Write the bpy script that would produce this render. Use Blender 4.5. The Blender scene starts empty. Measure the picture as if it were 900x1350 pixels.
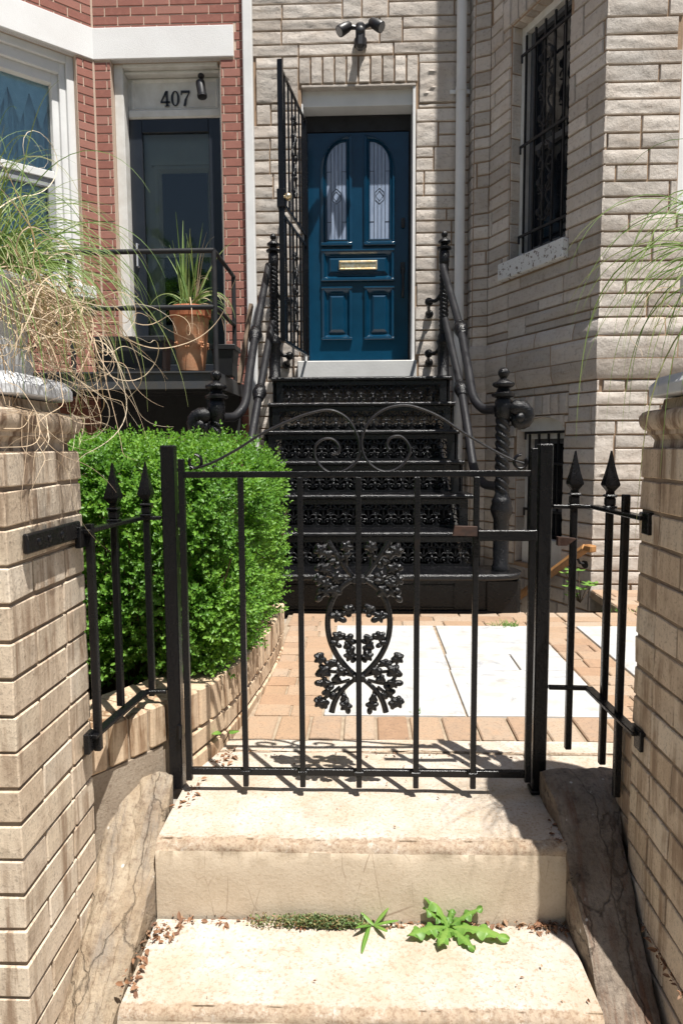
import bpy, math, random
import numpy as np
from mathutils import Vector, noise
random.seed(7); RNG = np.random.default_rng(7)
SC = bpy.context.scene
COL = SC.collection
H = 0.92                      # eye height above the garden paving

# ------------------------------------------------------------------ camera
F = 900.0; CX, CY = 450.0, 675.0
PI_, YW, RL = math.radians(5.4), math.radians(1.9), math.radians(0.3)
fw = Vector((-math.sin(YW)*math.cos(PI_), math.cos(YW)*math.cos(PI_), -math.sin(PI_)))
rt0 = Vector((math.cos(YW), math.sin(YW), 0)); up0 = rt0.cross(fw)
rt = rt0*math.cos(RL) - up0*math.sin(RL); up = up0*math.cos(RL) + rt0*math.sin(RL)
def ray(x, y): return fw + rt*((x-CX)/F) - up*((y-CY)/F)
def at(x, y, Y):               # surveyed point: photo position on the vertical plane at depth Y
    d = ray(x, y); d = d*(Y/d.y); return Vector((d.x, d.y, d.z+H))
def on_ground(x, y, z=0.0):    # surveyed point on a level surface
    d = ray(x, y); d = d*((z-H)/d.z); return Vector((d.x, d.y, d.z+H))
cam_d = bpy.data.cameras.new('camera'); cam = bpy.data.objects.new('camera', cam_d); COL.objects.link(cam)
from mathutils import Matrix
M = Matrix((rt, up, -fw)).transposed().to_4x4(); M.translation = Vector((0, 0, H)); cam.matrix_world = M
cam_d.sensor_fit = 'VERTICAL'; cam_d.sensor_height = 36.0; cam_d.lens = 24.0; cam_d.clip_start = 0.02; cam_d.clip_end = 2000
SC.camera = cam

# ------------------------------------------------------------------ light
sunv = Vector((0.70, -1.0, 3.0)).normalized()
sd = bpy.data.lights.new('sun', 'SUN'); so = bpy.data.objects.new('sun', sd); COL.objects.link(so)
sd.energy = 5.0; sd.angle = math.radians(0.53); sd.color = (1.0, 0.965, 0.905)
so.rotation_euler = sunv.to_track_quat('Z', 'Y').to_euler(); so.location = (6, -8, 20)
W = bpy.data.worlds.new('World'); SC.world = W; W.use_nodes = True
nt = W.node_tree; nt.nodes.clear()
sky = nt.nodes.new('ShaderNodeTexSky'); sky.sky_type = 'NISHITA'; sky.sun_disc = False
sky.sun_elevation = math.asin(sunv.z); sky.sun_rotation = math.atan2(sunv.x, sunv.y)
sky.air_density = 1.0; sky.dust_density = 1.5
bg = nt.nodes.new('ShaderNodeBackground'); bg.inputs['Strength'].default_value = 0.05
wo = nt.nodes.new('ShaderNodeOutputWorld')
nt.links.new(sky.outputs[0], bg.inputs[0]); nt.links.new(bg.outputs[0], wo.inputs[0])
SC.view_settings.view_transform = 'Standard'; SC.view_settings.look = 'None'
SC.view_settings.gamma = 1.0; SC.view_settings.use_curve_mapping = False
SC.view_settings.exposure = 0.76

# ------------------------------------------------------------------ materials
def nd(t, ty, **kw):
    n = t.nodes.new(ty)
    for k, v in kw.items(): setattr(n, k, v)
    return n
def ramp(t, inp, pts):
    r = nd(t, 'ShaderNodeValToRGB'); e = r.color_ramp.elements
    while len(e) < len(pts): e.new(0.5)
    for el, (p, c) in zip(e, pts):
        el.position = p; el.color = (c, c, c, 1) if isinstance(c, (int, float)) else (*c, 1)
    t.links.new(inp, r.inputs[0]); return r.outputs[0]
def mix(t, a, b, f, mode='MIX'):
    m = nd(t, 'ShaderNodeMix', data_type='RGBA', blend_type=mode)
    def put(s, v):
        if hasattr(v, 'is_output'): t.links.new(v, s)
        elif isinstance(v, (int, float)): s.default_value = v
        else: s.default_value = (*v, 1)
    put(m.inputs[0], f); put(m.inputs[6], a); put(m.inputs[7], b); return m.outputs[2]
def noise_(t, vec, scale, detail=6, rough=0.6, dist=0.0):
    n = nd(t, 'ShaderNodeTexNoise'); n.inputs['Scale'].default_value = scale
    n.inputs['Detail'].default_value = detail; n.inputs['Roughness'].default_value = rough
    n.inputs['Distortion'].default_value = dist
    if vec is not None: t.links.new(vec, n.inputs['Vector'])
    return n.outputs['Fac']
def mapping(t, vec, sc):
    m = nd(t, 'ShaderNodeMapping'); m.inputs['Scale'].default_value = sc; t.links.new(vec, m.inputs['Vector']); return m.outputs[0]
class Mat:
    def __init__(s, name, rough=0.6, spec=0.5, metal=0.0):
        s.m = bpy.data.materials.new(name); s.m.use_nodes = True; s.t = s.m.node_tree
        s.b = s.t.nodes['Principled BSDF']; s.out = s.t.nodes['Material Output']
        s.b.inputs['Roughness'].default_value = rough; s.b.inputs['Specular IOR Level'].default_value = spec
        s.b.inputs['Metallic'].default_value = metal
        g = nd(s.t, 'ShaderNodeNewGeometry'); s.pos = g.outputs['Position']
    def rnd(s):
        a = nd(s.t, 'ShaderNodeAttribute', attribute_name='rnd'); return a.outputs['Fac']
    def color(s, c):
        if hasattr(c, 'is_output'): s.t.links.new(c, s.b.inputs['Base Color'])
        else: s.b.inputs['Base Color'].default_value = (*c, 1)
    def vary(s, c, amt):
        r = s.rnd(); v = ramp(s.t, r, [(0, 1-amt), (1, 1+amt)])
        return mix(s.t, c, v, 1.0, 'MULTIPLY')
    def bump(s, h, strength, dist=0.01):
        b = nd(s.t, 'ShaderNodeBump'); b.inputs['Strength'].default_value = strength; b.inputs['Distance'].default_value = dist
        s.t.links.new(h, b.inputs['Height'])
        prev = s.b.inputs['Normal'].links
        if prev: s.t.links.new(prev[0].from_socket, b.inputs['Normal'])
        s.t.links.new(b.outputs[0], s.b.inputs['Normal'])
def simple(name, c, rough=0.6, spec=0.5, metal=0.0, c2=None, scale=6, bump=0.0, bscale=80, dist=0.004, var=0.0):
    m = Mat(name, rough, spec, metal); t = m.t
    col = c
    if c2 is not None: col = mix(t, c, c2, ramp(t, noise_(t, m.pos, scale), [(0.35, 0), (0.68, 1)]))
    if var: col = m.vary(col, var)
    m.color(col)
    if bump: m.bump(noise_(t, m.pos, bscale, 4), bump, dist)
    return m.m
def iron_mat(name, c=(0.006, 0.006, 0.007), rough=0.2, bs=0.35, sc=140):
    m = Mat(name, rough, 0.32); t = m.t
    n = noise_(t, m.pos, sc, 5, 0.65); n2 = noise_(t, m.pos, 12, 4)
    m.color(mix(t, c, (0.022, 0.014, 0.010), ramp(t, n2, [(0.66, 0), (0.78, 0.7)])))
    r = ramp(t, n2, [(0.3, rough*0.75), (0.7, rough*1.7)]); t.links.new(r, m.b.inputs['Roughness'])
    m.bump(n, bs, 0.004); return m.m
IRON = iron_mat('black_gloss_iron'); IRONC = iron_mat('cast_iron_paint', rough=0.22, bs=1.0, sc=110); IRONP = iron_mat('pierced_iron_paint', c=(0.006, 0.006, 0.007), rough=0.22, bs=0.8, sc=150); IRONP.node_tree.nodes['Principled BSDF'].inputs['Specular IOR Level'].default_value = 0.5
IRONG = iron_mat('ornament_iron_paint', c=(0.005, 0.005, 0.006), rough=0.16, bs=0.7, sc=160); IRONG.node_tree.nodes['Principled BSDF'].inputs['Specular IOR Level'].default_value = 0.5; IRONT = iron_mat('worn_tread_paint', c=(0.005, 0.005, 0.006), rough=0.18, bs=1.0, sc=120); IRONT.node_tree.nodes['Principled BSDF'].inputs['Specular IOR Level'].default_value = 0.45
IRONR = iron_mat('rail_iron', c=(0.012, 0.012, 0.014), rough=0.36, bs=0.5, sc=120)
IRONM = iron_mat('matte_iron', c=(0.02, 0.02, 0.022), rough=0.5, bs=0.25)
RUST = simple('rusted_iron', (0.028, 0.014, 0.010), 0.7, c2=(0.06, 0.026, 0.015), scale=60, bump=0.4)

def ashlar_mat():
    m = Mat('ashlar_stone', 0.85, 0.25); t = m.t
    n = noise_(t, m.pos, 3.0, 8, 0.65); f = noise_(t, m.pos, 40, 8, 0.7)
    st = noise_(t, mapping(t, m.pos, (3, 3, 22)), 2.2, 5, 0.6, 0.6)
    c = mix(t, (0.475, 0.415, 0.36), (0.555, 0.512, 0.465), ramp(t, n, [(0.35, 0), (0.65, 1)]))
    c = mix(t, c, (0.37, 0.285, 0.215), ramp(t, st, [(0.56, 0), (0.75, 0.55)]))
    c = mix(t, c, (0.20, 0.17, 0.15), ramp(t, f, [(0.53, 0), (0.70, 0.55)]))
    c = mix(t, c, (0.27, 0.235, 0.20), ramp(t, noise_(t, mapping(t, m.pos, (5, 5, 0.7)), 1.0, 6, 0.65, 0.4), [(0.54, 0), (0.74, 0.5)]))
    m.color(m.vary(c, 0.19)); m.bump(f, 0.8, 0.008); m.bump(noise_(t, m.pos, 170, 4), 0.3, 0.002); return m.m
ASH = ashlar_mat()
MORT = simple('ashlar_mortar', (0.36, 0.25, 0.165), 0.9, 0.2, c2=(0.27, 0.19, 0.13), scale=18, bump=0.4, bscale=120)
def brick_mat(name, cols, amt, grime=(0.12, 0.09, 0.07), stain=None):
    m = Mat(name, 0.8, 0.3); t = m.t
    c = ramp(t, m.rnd(), [(i/(len(cols)-1), q) for i, q in enumerate(cols)])
    n = noise_(t, m.pos, 25, 8, 0.7); f = noise_(t, m.pos, 140, 6, 0.7)
    c = mix(t, c, tuple(min(1, x*1.25) for x in cols[0]), ramp(t, n, [(0.45, 0), (0.7, 0.6)]))
    c = mix(t, c, grime, ramp(t, f, [(0.52, 0), (0.68, amt)]))
    if stain:
        s = noise_(t, mapping(t, m.pos, (26, 26, 2.2)), 1.0, 6, 0.65, 0.5); b = noise_(t, m.pos, 4.5, 4)
        k = mix(t, ramp(t, s, [(0.45, 0), (0.60, 1)]), ramp(t, b, [(0.40, 0), (0.54, 1)]), 1.0, 'MULTIPLY')
        c = mix(t, c, stain, k)
    m.color(c); m.bump(f, 0.4, 0.003); m.bump(n, 0.3, 0.004); return m.m
REDB = brick_mat('red_brick', [(0.30, 0.125, 0.095), (0.24, 0.09, 0.068), (0.34, 0.16, 0.125), (0.27, 0.105, 0.08)], 0.45)
REDM = simple('pale_brick_mortar', (0.55, 0.43, 0.34), 0.9, 0.2, bump=0.3)
CRB = brick_mat('cream_pier_brick', [(0.58, 0.475, 0.355), (0.66, 0.57, 0.46), (0.50, 0.385, 0.275), (0.62, 0.52, 0.41), (0.55, 0.42, 0.295)], 0.55, stain=(0.29, 0.205, 0.14))
CRM = simple('pier_mortar', (0.20, 0.15, 0.11), 0.95, 0.2, c2=(0.30, 0.23, 0.165), scale=15, bump=0.5)
EDB = brick_mat('edging_brick', [(0.55, 0.41, 0.28), (0.60, 0.47, 0.33), (0.50, 0.36, 0.24)], 0.35, stain=(0.22, 0.13, 0.07))
PAVB = brick_mat('paver_brick', [(0.32, 0.205, 0.13), (0.36, 0.26, 0.18), (0.33, 0.22, 0.14), (0.38, 0.30, 0.225), (0.28, 0.175, 0.11)], 0.65)
PAVM = simple('paver_joint', (0.36, 0.29, 0.21), 0.95, 0.2, c2=(0.24, 0.18, 0.13), scale=25, bump=0.5)
def concrete_mat(name, c1, c2, c3, sp=0.5, bs=0.5, worn=None):
    m = Mat(name, 0.9, 0.2); t = m.t
    n = noise_(t, m.pos, 6, 8, 0.7); f = noise_(t, m.pos, 120, 6, 0.75); g = noise_(t, m.pos, 2.2, 5)
    c = mix(t, c1, c2, ramp(t, n, [(0.4, 0), (0.62, 1)]))
    c = mix(t, c, c3, ramp(t, f, [(0.50, 0), (0.66, sp)]))
    c = mix(t, c, tuple(x*0.72 for x in c3), ramp(t, g, [(0.55, 0), (0.72, 0.55)]))
    v = nd(t, 'ShaderNodeTexVoronoi'); v.inputs['Scale'].default_value = 210; t.links.new(m.pos, v.inputs['Vector'])
    c = mix(t, c, (0.16, 0.09, 0.05), ramp(t, v.outputs['Distance'], [(0.02, 0.55*sp), (0.16, 0)]))
    if name == 'parged_concrete':
        cr = nd(t, 'ShaderNodeTexVoronoi', feature='DISTANCE_TO_EDGE'); cr.inputs['Scale'].default_value = 1.0; t.links.new(mapping(t, m.pos, (17, 17, 5)), cr.inputs['Vector'])
        ck = mix(t, ramp(t, cr.outputs['Distance'], [(0.0, 1), (0.018, 0)]), ramp(t, noise_(t, m.pos, 5, 4), [(0.5, 0), (0.6, 1)]), 1.0, 'MULTIPLY')
        c = mix(t, c, (0.30, 0.225, 0.16), ck)
    if worn:
        k = nd(t, 'ShaderNodeMath', operation='ADD'); t.links.new(m.rnd(), k.inputs[0]); t.links.new(noise_(t, m.pos, 38, 8, 0.75), k.inputs[1])
        c = mix(t, c, mix(t, worn[0], worn[1], ramp(t, f, [(0.45, 0), (0.6, 1)])), ramp(t, k.outputs[0], [(0.90, 0), (1.02, 0.7)]))
    m.color(c); m.bump(f, bs, 0.004); m.bump(n, 0.3, 0.01); return m.m
CONC = concrete_mat('weathered_concrete', (0.46, 0.38, 0.295), (0.54, 0.495, 0.44), (0.31, 0.21, 0.13), 0.8, 0.8, ((0.36, 0.265, 0.175), (0.22, 0.14, 0.085)))
NOSE = concrete_mat('worn_aggregate', (0.33, 0.25, 0.17), (0.44, 0.36, 0.27), (0.20, 0.12, 0.07), 0.9, 0.9)
CONR = concrete_mat('parged_concrete', (0.50, 0.41, 0.305), (0.57, 0.48, 0.37), (0.38, 0.285, 0.19), 0.45, 0.4)
BANDM = concrete_mat('old_mortar_band', (0.33, 0.265, 0.20), (0.41, 0.34, 0.265), (0.22, 0.165, 0.12), 0.7, 0.9)
GROUND = concrete_mat('pavement_ground', (0.30, 0.27, 0.23), (0.36, 0.33, 0.29), (0.22, 0.19, 0.15))
ASPH = concrete_mat('asphalt', (0.05, 0.05, 0.052), (0.06, 0.06, 0.06), (0.04, 0.04, 0.04), 0.2)
SOIL = simple('garden_soil', (0.05, 0.032, 0.02), 0.95, 0.1, c2=(0.09, 0.06, 0.04), scale=30, bump=0.8, bscale=60, dist=0.02)
def stone_mat(name, cols, strata):
    m = Mat(name, 0.88, 0.25); t = m.t
    s = noise_(t, mapping(t, m.pos, strata), 1.0, 9, 0.72, 0.35); n = noise_(t, m.pos, 9, 8, 0.7); f = noise_(t, m.pos, 90, 8, 0.75); g = noise_(t, m.pos, 26, 6, 0.7)
    c = mix(t, cols[0], cols[1], ramp(t, n, [(0.4, 0), (0.6, 1)]))
    c = mix(t, c, cols[2], ramp(t, s, [(0.5, 0), (0.62, 0.8)]))
    c = mix(t, c, cols[3], ramp(t, g, [(0.52, 0), (0.66, 0.7)]))
    c = mix(t, c, cols[3], ramp(t, f, [(0.52, 0), (0.68, 0.6)]))
    v = nd(t, 'ShaderNodeTexVoronoi'); v.inputs['Scale'].default_value = 24; t.links.new(m.pos, v.inputs['Vector'])
    k = mix(t, ramp(t, v.outputs['Distance'], [(0.07, 1), (0.12, 0)]), ramp(t, n, [(0.5, 0), (0.58, 1)]), 1.0, 'MULTIPLY')
    c = mix(t, c, (0.62, 0.60, 0.55), k)
    cr = nd(t, 'ShaderNodeTexVoronoi', feature='DISTANCE_TO_EDGE'); cr.inputs['Scale'].default_value = 1.0
    mp = mapping(t, m.pos, (10, 1.3, 3)); ad = nd(t, 'ShaderNodeVectorMath', operation='ADD'); nz = nd(t, 'ShaderNodeTexNoise'); nz.inputs['Scale'].default_value = 14; nz.inputs['Detail'].default_value = 6
    sc = nd(t, 'ShaderNodeVectorMath', operation='SCALE'); sc.inputs['Scale'].default_value = 0.5; t.links.new(m.pos, nz.inputs['Vector']); t.links.new(nz.outputs['Color'], sc.inputs[0])
    t.links.new(mp, ad.inputs[0]); t.links.new(sc.outputs[0], ad.inputs[1]); t.links.new(ad.outputs[0], cr.inputs['Vector'])
    ck = ramp(t, cr.outputs['Distance'], [(0.0, 0), (0.016, 1)])
    c = mix(t, mix(t, c, (0.06, 0.042, 0.03), 0.3), c, ck)
    m.color(c); m.bump(ck, 0.8, 0.012); m.bump(s, 0.6, 0.02); m.bump(g, 0.8, 0.012); m.bump(f, 0.7, 0.005); return m.m
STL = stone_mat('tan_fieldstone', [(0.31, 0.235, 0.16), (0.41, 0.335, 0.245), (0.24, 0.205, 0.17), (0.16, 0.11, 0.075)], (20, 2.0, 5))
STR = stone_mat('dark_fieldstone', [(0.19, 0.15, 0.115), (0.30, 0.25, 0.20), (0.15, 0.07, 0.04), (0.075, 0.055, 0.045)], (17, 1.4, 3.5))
def marble_mat():
    m = Mat('white_marble', 0.45, 0.4); t = m.t
    n = noise_(t, m.pos, 3.2, 8, 0.62, 1.6); g = noise_(t, mapping(t, m.pos, (2, 7, 2)), 1.4, 6, 0.6, 1.2)
    v = ramp(t, n, [(0.47, 0), (0.495, 1), (0.52, 0)])
    c = mix(t, (0.47, 0.47, 0.463), (0.42, 0.42, 0.42), ramp(t, g, [(0.5, 0), (0.7, 0.8)]))
    c = mix(t, c, (0.30, 0.305, 0.32), mix(t, v, ramp(t, g, [(0.4, 0), (0.65, 1)]), 1.0, 'MULTIPLY'))
    c = mix(t, c, (0.36, 0.30, 0.22), ramp(t, noise_(t, m.pos, 9, 6), [(0.5, 0), (0.72, 0.5)]))
    c = mix(t, c, (0.22, 0.19, 0.15), ramp(t, noise_(t, m.pos, 75, 6, 0.75), [(0.58, 0), (0.72, 0.5)]))
    m.color(c); m.bump(noise_(t, m.pos, 60, 4), 0.2, 0.003); return m.m
MARB = marble_mat()
WHITE = simple('white_paint', (0.72, 0.72, 0.71), 0.5, 0.4, c2=(0.64, 0.64, 0.63), scale=5, bump=0.15, bscale=60)
WHITES = simple('white_stucco', (0.76, 0.76, 0.755), 0.85, 0.2, c2=(0.70, 0.69, 0.68), scale=3, bump=0.5, bscale=190)
WHITED = simple('dull_white_paint', (0.70, 0.69, 0.66), 0.6, 0.3, c2=(0.58, 0.56, 0.52), scale=9, bump=0.25, bscale=70)
def peel():
    m = Mat('peeling_white_paint', 0.6, 0.3); t = m.t
    n = noise_(t, m.pos, 34, 6, 0.7)
    m.color(mix(t, (0.66, 0.67, 0.67), (0.16, 0.13, 0.11), ramp(t, n, [(0.56, 0), (0.59, 1)]))); m.bump(n, 0.3, 0.003); return m.m
PEEL = peel()
BLUE = simple('teal_blue_gloss_paint', (0.002, 0.030, 0.064), 0.2, 0.45, c2=(0.003, 0.038, 0.079), scale=7, bump=0.12, bscale=55)
NAVY = simple('dark_slate_storm_door', (0.012, 0.015, 0.021), 0.35, 0.5, c2=(0.016, 0.02, 0.027))
BLACKP = simple('black_plastic', (0.014, 0.014, 0.016), 0.42, 0.5, c2=(0.02, 0.02, 0.022), scale=20)
DARK = simple('dark_room', (0.012, 0.012, 0.014), 0.9, 0.1)
BRASS = simple('aged_brass', (0.62, 0.45, 0.20), 0.32, 0.5, 0.85, c2=(0.80, 0.72, 0.58), scale=50, bump=0.2)
SILVER = simple('lamp_reflector', (0.7, 0.7, 0.72), 0.25, 0.5, 0.6)
TERRA = simple('terracotta', (0.50, 0.22, 0.11), 0.8, 0.2, c2=(0.56, 0.33, 0.20), scale=14, bump=0.3, bscale=60)
TERRAR = simple('terracotta_rim', (0.42, 0.14, 0.07), 0.75, 0.2, c2=(0.47, 0.19, 0.10), scale=14, bump=0.2)
WOOD = simple('varnished_wood', (0.42, 0.22, 0.085), 0.4, 0.4, c2=(0.30, 0.14, 0.05), scale=25, bump=0.1)
URN = simple('painted_urn', (0.62, 0.63, 0.65), 0.6, 0.3, c2=(0.46, 0.46, 0.47), scale=12, bump=0.5, bscale=45, dist=0.006)
CAPM = brick_mat('pier_capstone', [(0.48, 0.38, 0.285), (0.52, 0.42, 0.32), (0.46, 0.36, 0.27)], 0.5, stain=(0.20, 0.13, 0.085))
def glass_mat(name, col, tr, rough=0.03):
    m = bpy.data.materials.new(name); m.use_nodes = True; t = m.node_tree; t.nodes.clear()
    o = nd(t, 'ShaderNodeOutputMaterial'); g = nd(t, 'ShaderNodeBsdfGlossy'); g.inputs['Roughness'].default_value = rough
    g.inputs['Color'].default_value = (1.0, 0.96, 0.88, 1)
    tb = nd(t, 'ShaderNodeBsdfTransparent'); tb.inputs['Color'].default_value = (*col, 1)
    fr = nd(t, 'ShaderNodeFresnel'); fr.inputs['IOR'].default_value = 1.6
    ad = nd(t, 'ShaderNodeMath', operation='ADD'); ad.inputs[1].default_value = tr; t.links.new(fr.outputs[0], ad.inputs[0])
    mx = nd(t, 'ShaderNodeMixShader'); t.links.new(ad.outputs[0], mx.inputs[0]); t.links.new(tb.outputs[0], mx.inputs[1]); t.links.new(g.outputs[0], mx.inputs[2])
    t.links.new(mx.outputs[0], o.inputs[0]); return m
GLASS = glass_mat('window_glass', (0.84, 0.88, 0.88), -0.02)
GLASSB = glass_mat('bay_glass', (0.78, 0.92, 0.98), 0.02)
DGLASS = simple('dark_window_glass', (0.012, 0.014, 0.018), 0.08, 0.5)
def leaded():
    m = Mat('frosted_leaded_glass', 0.16, 0.5); t = m.t
    n = noise_(t, mapping(t, m.pos, (60, 60, 6)), 1.0, 5, 0.6, 0.4)
    m.color(mix(t, (0.30, 0.36, 0.47), (0.20, 0.25, 0.35), ramp(t, n, [(0.35, 0), (0.7, 1)])))
    m.bump(n, 0.15, 0.003); return m.m
LEAD = leaded()
def leaf_mat(name, cols, trans=0.35, rough=0.42):
    m = Mat(name, rough, 0.4); t = m.t
    c = ramp(t, m.rnd(), [(i/(len(cols)-1), q) for i, q in enumerate(cols)])
    m.color(c)
    tb = nd(t, 'ShaderNodeBsdfTranslucent'); t.links.new(mix(t, c, (1.0, 1.0, 0.45), 1.0, 'MULTIPLY'), tb.inputs['Color'])
    mx = nd(t, 'ShaderNodeMixShader'); mx.inputs[0].default_value = trans
    t.links.new(m.b.outputs[0], mx.inputs[1]); t.links.new(tb.outputs[0], mx.inputs[2]); t.links.new(mx.outputs[0], m.out.inputs[0]); return m.m
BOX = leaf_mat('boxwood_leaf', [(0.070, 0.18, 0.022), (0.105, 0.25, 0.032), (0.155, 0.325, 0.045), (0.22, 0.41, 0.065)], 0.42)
BLADE = leaf_mat('grass_blade', [(0.10, 0.18, 0.05), (0.19, 0.30, 0.08), (0.29, 0.37, 0.13), (0.42, 0.42, 0.22)], 0.3, 0.5)
DRY = leaf_mat('dry_blade', [(0.54, 0.41, 0.27), (0.64, 0.50, 0.36), (0.46, 0.33, 0.22), (0.70, 0.60, 0.46)], 0.15, 0.6)
WEED = leaf_mat('weed_leaf', [(0.09, 0.20, 0.035), (0.14, 0.28, 0.05), (0.20, 0.34, 0.07)], 0.3, 0.45)
SED = leaf_mat('stonecrop_leaf', [(0.10, 0.16, 0.06), (0.17, 0.22, 0.09), (0.26, 0.24, 0.10), (0.30, 0.14, 0.08)], 0.2, 0.5)
DEAD = leaf_mat('dead_leaf', [(0.20, 0.09, 0.045), (0.28, 0.15, 0.08), (0.13, 0.06, 0.035), (0.36, 0.24, 0.15)], 0.1, 0.7)
TWIG = simple('woody_stem', (0.10, 0.065, 0.04), 0.85, 0.2)
CURT = simple('blue_lace_curtain', (0.80, 0.85, 0.87), 0.9, 0.1, c2=(0.62, 0.71, 0.75), scale=18, bump=0.3, bscale=40, dist=0.01)
GREYD = simple('grey_inner_door', (0.50, 0.48, 0.44), 0.5, 0.4, c2=(0.42, 0.40, 0.37), scale=3)
CREAM = simple('cream_panel_paint', (0.52, 0.47, 0.40), 0.5, 0.4, c2=(0.46, 0.42, 0.36))

# ------------------------------------------------------------------ mesh building
class MB:
    def __init__(s): s.v = []; s.f = []; s.mi = []; s.r = []
    def add(s, vs, fs, mi=0, rnd=None):
        o = len(s.v); s.v.extend([tuple(p) for p in vs]); r = random.random() if rnd is None else rnd
        for k in fs: s.f.append(tuple(i+o for i in k)); s.mi.append(mi); s.r.append(r)
    def box(s, x0, x1, y0, y1, z0, z1, mi=0, rnd=None, c=0.0):
        s.obox(Vector(((x0+x1)/2, (y0+y1)/2, (z0+z1)/2)), Vector((1, 0, 0)), Vector((0, 1, 0)), Vector((0, 0, 1)), (x1-x0)/2, (y1-y0)/2, (z1-z0)/2, mi, rnd, c)
    def obox(s, o, a, b, cc, ha, hb, hc, mi=0, rnd=None, c=0.0, jit=0.0):
        a = a.normalized(); b = b.normalized(); cc = cc.normalized()
        if c <= 0:
            vs = [o+a*(i*ha)+b*(j*hb)+cc*(k*hc) for k in (-1, 1) for j in (-1, 1) for i in (-1, 1)]
            s.add(vs, [(0, 2, 3, 1), (4, 5, 7, 6), (0, 1, 5, 4), (2, 6, 7, 3), (0, 4, 6, 2), (1, 3, 7, 5)], mi, rnd); return
        vs = []; idx = {}
        for i in (-1, 1):
            for j in (-1, 1):
                for k in (-1, 1):
                    jj = Vector((random.uniform(-jit, jit), random.uniform(-jit, jit), random.uniform(-jit, jit))) if jit else Vector((0, 0, 0))
                    for n_, (p, q, w) in enumerate(((ha, hb-c, hc-c), (ha-c, hb, hc-c), (ha-c, hb-c, hc))):
                        idx[(i, j, k, n_)] = len(vs); vs.append(o+a*(i*p)+b*(j*q)+cc*(k*w)+jj)
        fs = []
        for sg in (-1, 1):
            fs.append([idx[(sg, j, k, 0)] for j, k in ((-1, -1), (1, -1), (1, 1), (-1, 1))][::sg])
            fs.append([idx[(i, sg, k, 1)] for i, k in ((-1, -1), (-1, 1), (1, 1), (1, -1))][::sg])
            fs.append([idx[(i, j, sg, 2)] for i, j in ((-1, -1), (1, -1), (1, 1), (-1, 1))][::sg])
        for p in (-1, 1):
            for q in (-1, 1):
                fs.append([idx[(p, q, -1, 0)], idx[(p, q, 1, 0)], idx[(p, q, 1, 1)], idx[(p, q, -1, 1)]][::p*q])
                fs.append([idx[(p, -1, q, 0)], idx[(p, -1, q, 2)], idx[(p, 1, q, 2)], idx[(p, 1, q, 0)]][::p*q])
                fs.append([idx[(-1, p, q, 1)], idx[(1, p, q, 1)], idx[(1, p, q, 2)], idx[(-1, p, q, 2)]][::p*q])
        for i in (-1, 1):
            for j in (-1, 1):
                for k in (-1, 1):
                    t = [idx[(i, j, k, n_)] for n_ in range(3)]; fs.append(t if i*j*k > 0 else t[::-1])
        s.add(vs, fs, mi, rnd)
    def bar(s, p, q, w, d, mi=0, upv=None, c=0.0, rnd=None):       # square bar from p to q
        p = Vector(p); q = Vector(q); a = q-p; L = a.length; a.normalize()
        u = Vector(upv) if upv else (Vector((0, 1, 0)) if abs(a.y) < 0.9 else Vector((1, 0, 0)))
        b = a.cross(u).normalized(); cc = b.cross(a).normalized()
        s.obox((p+q)/2, a, b, cc, L/2, w/2, d/2, mi, rnd, c)
    def tube(s, pts, r, seg=8, mi=0, cap=True, rnd=None, flat=1.0, fdir=None):
        pts = [Vector(p) for p in pts]; n = len(pts)
        rs = r if isinstance(r, (list, tuple)) else [r]*n
        vs = []; prev = None
        for i, p in enumerate(pts):
            tg = (pts[min(i+1, n-1)]-pts[max(i-1, 0)])
            if tg.length < 1e-9: tg = Vector((0, 0, 1))
            tg.normalize()
            if fdir is not None: b = (Vector(fdir) - tg*tg.dot(Vector(fdir))).normalized()
            elif prev is None:
                u = Vector((0, 0, 1)) if abs(tg.z) < 0.9 else Vector((1, 0, 0)); b = (u-tg*tg.dot(u)).normalized()
            else: b = (prev-tg*tg.dot(prev)).normalized()
            prev = b; cc = tg.cross(b)
            for k in range(seg):
                a = 2*math.pi*k/seg; vs.append(p+b*(math.cos(a)*rs[i]*flat)+cc*(math.sin(a)*rs[i]))
        fs = [(i*seg+k, i*seg+(k+1) % seg, (i+1)*seg+(k+1) % seg, (i+1)*seg+k) for i in range(n-1) for k in range(seg)]
        if cap: fs.append(tuple(range(seg))[::-1]); fs.append(tuple((n-1)*seg+k for k in range(seg)))
        s.add(vs, fs, mi, rnd)
    def lathe(s, c, prof, seg=20, mi=0, rnd=None, twist=None, a0=0.0, sq=False):  # prof: (r, z)
        c = Vector(c); vs = []
        for r, z in prof:
            for k in range(seg):
                a = a0+2*math.pi*k/seg; rr = r
                if twist and twist[2] <= z <= twist[3]: rr = r*(1+twist[1]*math.sin(twist[4]*a+twist[0]*z))
                vs.append(c+Vector((math.cos(a)*rr, math.sin(a)*rr, z)))
        n = len(prof)
        fs = [(i*seg+k, i*seg+(k+1) % seg, (i+1)*seg+(k+1) % seg, (i+1)*seg+k) for i in range(n-1) for k in range(seg)]
        fs.append(tuple(range(seg))[::-1]); fs.append(tuple((n-1)*seg+k for k in range(seg)))
        s.add(vs, fs, mi, rnd)
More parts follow.
